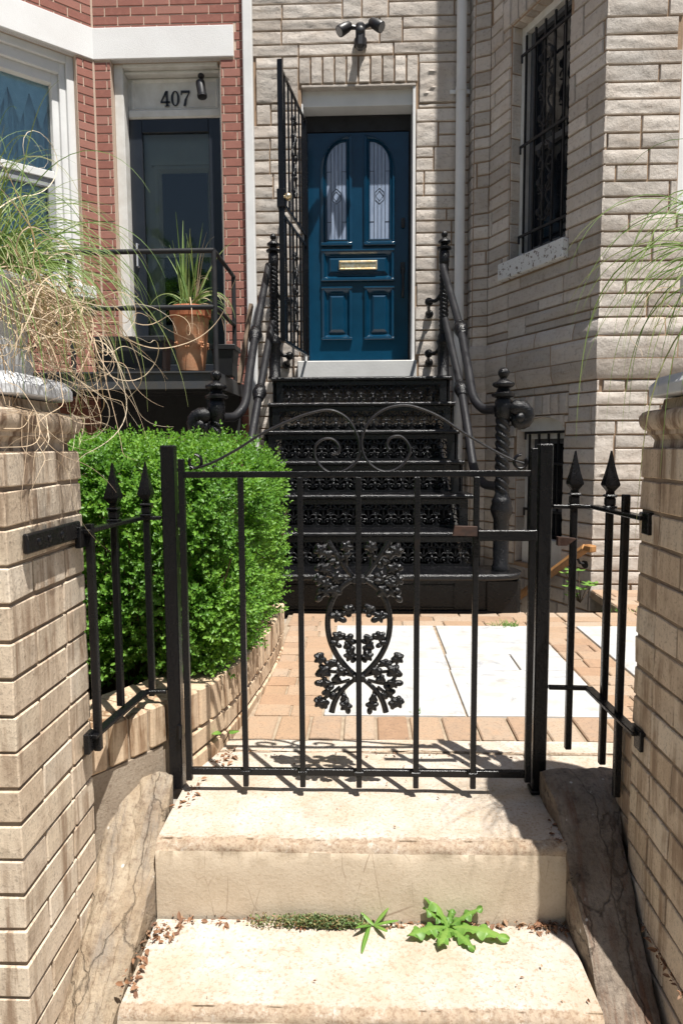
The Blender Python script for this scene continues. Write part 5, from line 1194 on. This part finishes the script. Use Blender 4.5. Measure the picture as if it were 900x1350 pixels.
def planter(label, x0, x1, y0, y1, h, tp_, group='black plastic planters'):
    t = thing('planter_box', label, 'planter', ((x0+x1)/2, (y0+y1)/2, PZ), group); m = MB(); cx, cy = (x0+x1)/2, (y0+y1)/2
    def rg(s_, z, dx=0): return [(cx+(x0-cx)*s_-dx, cy+(y0-cy)*s_-dx, z), (cx+(x1-cx)*s_+dx, cy+(y0-cy)*s_-dx, z), (cx+(x1-cx)*s_+dx, cy+(y1-cy)*s_+dx, z), (cx+(x0-cx)*s_-dx, cy+(y1-cy)*s_+dx, z)]
    z0 = PZ+.002; rings = [rg(tp_, z0), rg(.96, z0+h-.035), rg(.96, z0+h-.034, .012), rg(.98, z0+h, .012), rg(.98, z0+h, -.006), rg(.9, z0+h-.05, -.006)]
    vs = sum(rings, []); n = len(rings); m.add(vs, [(i*4+k, i*4+(k+1) % 4, (i+1)*4+(k+1) % 4, (i+1)*4+k) for i in range(n-1) for k in range(4)]+[(3, 2, 1, 0)]); m.build('box', BLACKP, t, smooth=25, bevel=.003)
    s = MB(); s.add(rg(.9, z0+h-.045, -.006), [(0, 1, 2, 3)]); s.build('potting_soil', SOIL, t); return t
a = at(128, 487, 4.80); b = at(222, 487, 4.80); hz = at(200, 446, 4.8).z-PZ
planter('long black trough planter along the porch railing', a.x, b.x, 4.72, 4.94, hz, .90)
c = at(303, 490, 4.95); planter('small black planter at the right end of the porch', c.x-.10, c.x+.06, 4.80, 5.02, .21, .72)
pc = at(252, 478, 4.78); hp = at(252, 405, 4.78).z-PZ
pot = thing('terracotta_pot', 'round terracotta pot with moulded flowers on the black porch', 'pot', (pc.x, 4.80, PZ)); s_ = 1.0
m = MB(); m.lathe((pc.x, 4.80, PZ+.022), [(.088, 0), (.09, .01), (.108, .16), (.124, hp-.09), (.128, hp-.085), (.116, hp-.085)], 32)
for k in range(7):
    an = -math.pi/2+k*.9
    for q in range(6): m.ball((pc.x+math.cos(an)*.113+math.cos(q*1.05)*-math.sin(an)*.018, 4.80+math.sin(an)*.113+math.cos(q*1.05)*math.cos(an)*.018, PZ+.20+math.sin(q*1.05)*.018), .008, .008, .008, 6, 4)
m.build('pot_body', TERRA, pot, smooth=50)
m = MB(); m.lathe((pc.x, 4.80, PZ+.022), [(.128, hp-.098), (.138, hp-.09), (.142, hp-.04), (.146, hp-.032), (.142, hp-.022), (.13, hp-.022), (.124, hp-.05), (.01, hp-.045)], 32); m.build('rim', TERRAR, pot, smooth=40)
m = MB(); m.lathe((pc.x, 4.80, PZ+.001), [(.125, 0), (.14, .004), (.145, .02), (.138, .02), (.13, .008)], 28); m.build('saucer', BLACKP, pot)

# ribbons for grasses
def ribbons(name, mat, parent, specs, w0, seg=12):
    """specs: list of (points, width, tone)"""
    V, Fc, rn = [], [], []
    for pts, w_, tone in specs:
        n = len(pts); o = len(V)
        for i, p in enumerate(pts):
            tg = (pts[min(i+1, n-1)]-pts[max(0, i-1)]).normalized(); sd_ = tg.cross(Vector((0.15, -1, 0.2))); sd_ = sd_.normalized() if sd_.length > 1e-5 else X
            nn = sd_.cross(tg).normalized(); f = i/(n-1); ww = w_*(1-f**1.5*.9)*(.6+.4*min(1, f*6))
            V += [p+sd_*ww/2+nn*ww*.22, p-nn*ww*.12, p-sd_*ww/2+nn*ww*.22]
        for i in range(n-1):
            for k in (0, 1): Fc.append((o+i*3+k, o+i*3+k+1, o+(i+1)*3+k+1, o+(i+1)*3+k)); rn.append(min(1, max(0, tone+.25*(i/n-.5))))
    mb_ = MB(); mb_.v = [tuple(v) for v in V]; mb_.f = Fc; mb_.mi = [0]*len(Fc); mb_.r = rn
    return mb_.build(name, mat, parent, smooth=180)
def blade(p, az, tilt, L_, droop, n=14, wob=0.0):
    d = Vector((math.cos(az)*math.sin(tilt), math.sin(az)*math.sin(tilt), math.cos(tilt))); pts = [Vector(p)]; ds = L_/n; ph = random.uniform(0, 6)
    for i in range(n):
        d = (d+Vector((wob*math.sin(ph+i*.7), wob*math.cos(ph*1.3+i*.6), -droop*ds*(1+2.0*i/n)))).normalized(); pts.append(pts[-1]+d*ds)
    return pts
# plant in the terracotta pot
tp2 = thing('potted_grass', 'spiky yellow green grass growing out of the terracotta pot', 'plant', (pc.x, 4.80, PZ+hp)); sp = []
bz = PZ+hp-.02
for i in range(16): sp.append((blade((pc.x+random.uniform(-.05, .05), 4.80+random.uniform(-.04, .04), bz), random.uniform(0, 6.3), abs(random.gauss(.16, .16)), random.uniform(.25, .68), random.uniform(.2, 1.4), 12), random.uniform(.008, .018), random.uniform(.2, .8)))
for i in range(60): sp.append((blade((pc.x+random.uniform(-.07, .07), 4.80+random.uniform(-.06, .06), bz), random.uniform(0, 6.3), random.uniform(.3, 1.2), random.uniform(.14, .34), random.uniform(2, 7), 8), random.uniform(.004, .008), random.uniform(.0, .5)))
for az in (-.2, .1, .3, 3.2, -.5): sp.append((blade((pc.x, 4.8, bz), az, .5, random.uniform(.35, .5), 4.0, 14), .012, random.uniform(.4, .9)))
ribbons('leaf_blades', BLADE, tp2, sp, 0)
sp = [(blade((pc.x+random.uniform(-.05, .05), 4.80, bz), random.uniform(-1.2, .6), random.uniform(.1, .8), random.uniform(.35, .6), random.uniform(1, 7), 14, .03), .008, random.uniform(.2, .9)) for i in range(9)]
ribbons('dry_blades', DRY, tp2, sp, 0)

# ornamental grass in the urns
def og(c, label, n_green, n_dry, bias, seed, lg):
    random.seed(seed); t = thing('ornamental_grass', label, 'grass', c, 'grasses in the pier urns'); G_, Dy = [], []
    cx, cy, cz = c
    for i in range(n_green):
        az = random.gauss(bias[0], bias[1]); r = random.random()
        p = (cx+math.cos(az)*random.uniform(0, .12), cy+math.sin(az)*random.uniform(0, .1), cz)
        G_.append((blade(p, az, abs(random.gauss(.55, .35)), lg*random.uniform(.55, 1.1)*(1.45 if r < .08 else 1), random.uniform(3, 7), 18, .018), random.uniform(.002, .0042), random.betavariate(1.6, 1.6)))
    for i in range(n_dry):
        az = random.gauss(bias[0], bias[1]*.9); p = (cx+math.cos(az)*random.uniform(.05, .15), cy+math.sin(az)*random.uniform(.05, .13), cz-.01)
        d = Vector((math.cos(az)*.8, math.sin(az)*.8, random.uniform(-.6, .7))).normalized(); pts = [Vector(p)]; L_ = random.uniform(.22, .58)*(1.35 if random.random() < .1 else 1); n = 44; ds = L_/n
        ax = Vector((random.gauss(0, 1), random.gauss(0, 1), random.gauss(0, .6))).normalized(); om = random.uniform(-.16, .16); curl = random.random()
        for k in range(n):
            f = k/n; d = (Matrix.Rotation(om*(1+2.2*f*curl)*1.6, 3, ax) @ d); d = (d+Vector((0, 0, -.075-.05*f))).normalized()
            if k % 9 == 0: ax = (ax+Vector((random.gauss(0, .8), random.gauss(0, .8), random.gauss(0, .5)))).normalized(); om = random.uniform(-.24, .24)
            q = pts[-1]+d*ds
            if q.z > .99-.0 or abs(q.x) < .605 or q.y > 1.54 or q.y < 1.19: pts.append(q)
            else: pts.append(Vector((math.copysign(.605, q.x), q.y, q.z)))
        Dy.append((pts, random.uniform(.0016, .0036), random.random()))
    ribbons('green_blades', BLADE, t, G_, 0); ribbons('dry_curls', DRY, t, Dy, 0); return t
og((-.80, 1.365, 1.235), 'big clump of pale green grass with tan curls spilling over the left pier', 430, 250, (-.35, 1.3), 41, .38)
og((.83, 1.365, 1.235), 'sparse long green grass drooping from the urn on the right pier', 150, 8, (3.3, .75), 52, .44)
random.seed(99)

# wooden handrail down the basement steps
hr = thing('wooden_handrail', 'varnished wooden handrail on the stone bay leading down to the basement', 'handrail', tuple(LP_(LB-.03, .69, .1)))
u1_, v1_ = onl(B0, B1, 772, 722, .075); u0_, v0_ = onl(B0, B1, 688, 783, .075)
m = MB(); p1 = LP_(u1_, v1_, .075); p0 = LP_(u0_, v0_, .075); sl_ = (p0-p1); m.bar(p1, p1+sl_*1.5, .045, .05, c=.008); m.bar(p1-sl_.normalized()*.0+aB*.0, p1+aB*.07, .045, .05, c=.008); m.build('rail', WOOD, hr)
m = MB(); q = p1+sl_*.12; m.tube([q-Z*.03, q-Z*.06-nB*.02, q-Z*.07-nB*.062], .008, 8); m.tube([q-Z*.07-nB*.06, q-Z*.07-nB*.072], .03, 12); m.build('bracket', IRONM, hr)
stp = MB()
for k in range(5): stp.box(.93, 1.32-.06*k*0, 3.79+.27*k, 3.79+.27*(k+1)-.002, d0, -.18*(k+1), 0)
struct(stp.build('basement_steps', GROUND))

# ================================================================== small plants and litter
def ribbon_leaf(mb, base, az, L_, w_, rise, droop, lobes, tone):
    d = Vector((math.cos(az)*math.cos(rise), math.sin(az)*math.cos(rise), math.sin(rise))); n = 42; p = Vector(base); ds = L_/n; side = Vector((-math.sin(az), math.cos(az), 0)); vs = []
    for i in range(n+1):
        f = i/n; env = (math.sin(math.pi*min(1, f*.92+.08))**.75)*(0.35+.65*f) if lobes else math.sin(math.pi*f)**.6
        saw = (f*lobes) % 1.0 if lobes else 0; ww = w_*env*((.6+.4*saw**.6) if lobes else 1)+.002
        nn = side.cross(d).normalized(); wv = .006*math.sin(f*lobes*3)
        fwd = d*(ww*.35)
        vs += [p+side*ww/2+nn*(ww*.18+wv)-fwd*.4, p+side*ww*.22+nn*ww*.06, p, p-side*ww*.22+nn*ww*.06, p-side*ww/2+nn*(ww*.18-wv)-fwd*.4]
        d = (d+Vector((0, 0, -droop*ds))).normalized(); p = p+d*ds
        if p.z < -.186 and lobes: p.z = -.186+.002
    mb.add(vs, [(i*5+k, i*5+k+1, (i+1)*5+k+1, (i+1)*5+k) for i in range(n) for k in range(4)], 0, tone)
    for q_ in range(n*4):
        mb.r[-1-q_] = min(1, max(0, tone+(.32 if (q_ % 4) in (1, 2) else -.12)+random.uniform(-.1, .1)))
c = on_ground(590, 1217, -.186); wd_ = thing('lobed_weed', 'leafy green weed with jagged lobed leaves at the riser foot', 'weed', (c.x, 1.497, -.188))
m = MB(); b_ = (c.x, 1.485, -.182)
for az, L_, w_, rise, dr, tn in ((2.45, .13, .06, .95, 5, .7), (3.55, .11, .06, .4, 6, .5), (4.35, .085, .05, .4, 6, .6), (-.35, .14, .06, .4, 5, .8), (.15, .09, .04, .7, 6, .4), (-1.0, .09, .042, .25, 5, .5), (1.2, .06, .03, .9, 4, .3), (2.9, .07, .035, .7, 5, .3)):
    ribbon_leaf(m, b_, az, L_, w_, rise, dr, 6, tn)
m.build('leaves', WEED, wd_, smooth=60)
c = on_ground(490, 1215, -.186); gw = thing('grass_weed', 'small tuft of pointed grass blades in the joint left of the lobed weed', 'weed', (c.x, 1.495, -.188)); m = MB()
for az, L_, rise in ((3.3, .06, .4), (4.5, .09, .3), (5.3, .055, .5), (-.1, .06, .5), (4.0, .06, .6), (.5, .05, .8), (2.6, .04, .6)): ribbon_leaf(m, (c.x+random.uniform(-.006, .006), 1.488, -.184), az, L_, .009, rise, 7, 0, random.random())
m.build('blades', WEED, gw, smooth=60)
pos, dr, nm, ln, wd, rn = [], [], [], [], [], []
for i in range(1500):
    x_ = on_ground(random.choice((random.gauss(425, 22), random.uniform(330, 480), random.uniform(370, 470))), 1213, -.186).x; p = Vector((x_, 1.487+random.uniform(-.014, .016), -.186+random.uniform(0, .016)))
    pos.append(p); dr.append((random.gauss(0, .7), random.gauss(-.2, .5), random.uniform(.2, 1))); nm.append((random.gauss(0, .5), random.gauss(0, .5), 1)); ln.append(random.uniform(.005, .010)); wd.append(random.uniform(.003, .005)); rn.append(random.random()**1.6)
o = leaf_mesh('stonecrop', SED, None, A(pos), A(dr), A(nm), np.array(ln), np.array(wd), np.array(rn), .3, .1); tag(o, 'low green stonecrop creeping along the joint between the two steps', 'ground cover', kind='stuff')
pos, dr, nm, ln, wd, rn = [], [], [], [], [], []
def litter(x0, x1, y0, y1, z, n, s=1.0):
    for i in range(n):
        pos.append((random.uniform(x0, x1), random.uniform(y0, y1), z+random.uniform(.001, .010))); dr.append((random.gauss(0, 1), random.gauss(0, 1), random.gauss(0, .25))); nm.append((random.gauss(0, .4), random.gauss(0, .4), 1)); sz = random.random()**2.5; ln.append((.004+.018*sz)*s); wd.append((.002+.008*sz)*s); rn.append(random.random())
litter(-.47, .46, 1.478, 1.506, -.188, 230); litter(-.475, -.42, 1.42, 1.505, -.188, 60); litter(.38, .465, 1.47, 1.506, -.188, 110); litter(-.46, .45, 1.25, 1.48, -.188, 26, .6)
litter(-.505, -.47, 1.28, 1.5, -.188, 80); litter(-.485, -.445, 1.65, 1.8, .001, 40); litter(-.45, -.38, 1.85, 2.0, .001, 40); litter(-.45, .45, 1.95, 2.0, .001, 80, .6); litter(.44, .47, 1.52, 1.62, .0, 25); litter(.47, .60, 1.0, 1.5, -.30, 60); litter(.595, .612, 1.2, 1.6, -.12, 120); litter(-.4, .4, 1.55, 1.95, .0, 22, .55)
o = leaf_mesh('leaf_litter', DEAD, None, A(pos), A(dr), A(nm), np.array(ln), np.array(wd), np.array(rn), .25, .25); tag(o, 'reddish brown dead leaves gathered in the joints of the steps', 'litter', kind='stuff')
# sprig on the edging wall
def sprout(x, y, z, label, n, h, lw, nm_='sprout'):
    t = thing(nm_, label, 'weed', (x, y, z)); m = MB(); l = MB()
    for i in range(n):
        az = random.uniform(0, 6.3); hh = h*random.uniform(.4, 1); p = Vector((x, y, z)); q = p+Vector((math.cos(az)*.03, math.sin(az)*.03-.01, hh)); m.tube([p, p.lerp(q, .5)+Vector((.004, 0, .004)), q], .0016, 5)
        ribbon_leaf(l, q, az, lw*1.2, lw, .2, 8, 0, random.random())
    m.build('stems', TWIG, t); l.build('leaves', WEED, t, smooth=60); return t
c = on_ground(293, 985, .0); sprout(c.x, c.y, .005, 'tiny round-leaved seedling at the foot of the curved brick edging', 5, .09, .028)
def tuft(x, y, z, n, label, r, h):
    t = thing('grass_tuft', label, 'weed', (x, y, z), 'small weeds in the paving joints'); sp = [(blade((x+random.gauss(0, r), y+random.gauss(0, .012), z), random.uniform(0, 6.3), random.uniform(.2, 1.1), random.uniform(.3, 1)*h, 8, 6), .004, random.random()) for i in range(n)]
    ribbons('blades', WEED, t, sp, 0)
c = on_ground(670, 826, 0); tuft(c.x, c.y, 0, 60, 'small grass tuft at the back edge of the marble near the stair foot', .035, .05)
c = on_ground(549, 941, 0); tuft(c.x, c.y, 0, 10, 'tiny grass tuft at the front edge of the marble', .008, .025)
c = on_ground(812, 806, 0); tuft(c.x, c.y, 0, 30, 'small grass tuft at the border near the right pier', .04, .03)
c = on_ground(783, 808, 0); t = thing('leafy_weed', 'yellow green leafy weed against the sunlit stone corner', 'weed', (c.x, c.y+.25, 0)); l = MB(); s = MB(); c.y += .25
for i in range(14):
    az = random.uniform(0, 6.3); q = Vector((c.x+random.gauss(0, .05), c.y+random.gauss(0, .03), random.uniform(.03, .2))); s.tube([(c.x, c.y, 0), q], .002, 5)
    for k in range(4): ribbon_leaf(l, q, az+k*1.6, .04, .024, .3, 8, 0, random.random())
l.build('leaves', WEED, t, smooth=60); s.build('stems', TWIG, t)
# unseen trees added to block low sky and shape reflections in glass and gloss
n_t = 26000
cl = RNG.uniform(-34, 34, 60); ch = RNG.uniform(3.0, 8.5, 60); pk = RNG.integers(0, 60, n_t); low = RNG.random(n_t) < .3
P_ = np.column_stack([np.where(low, RNG.uniform(-36, 36, n_t), cl[pk]+RNG.normal(0, 1.5, n_t)), -15.5+RNG.normal(0, .8, n_t), np.where(low, RNG.uniform(-.3, 2.5, n_t), ch[pk]*RNG.uniform(.25, 1.0, n_t)+RNG.normal(0, .7, n_t))])
P_[:, 2] = np.maximum(P_[:, 2], -.3)
o = leaf_mesh('added_tree_screen', BOX, None, P_, RNG.normal(0, 1, (n_t, 3)), RNG.normal(0, 1, (n_t, 3)), RNG.uniform(.4, .8, n_t), RNG.uniform(.3, .5, n_t), RNG.uniform(0, .5, n_t), .2, .1)
tag(o, 'unseen line of leafy trees added beyond the road to darken window and paint reflections', 'trees', kind='stuff')
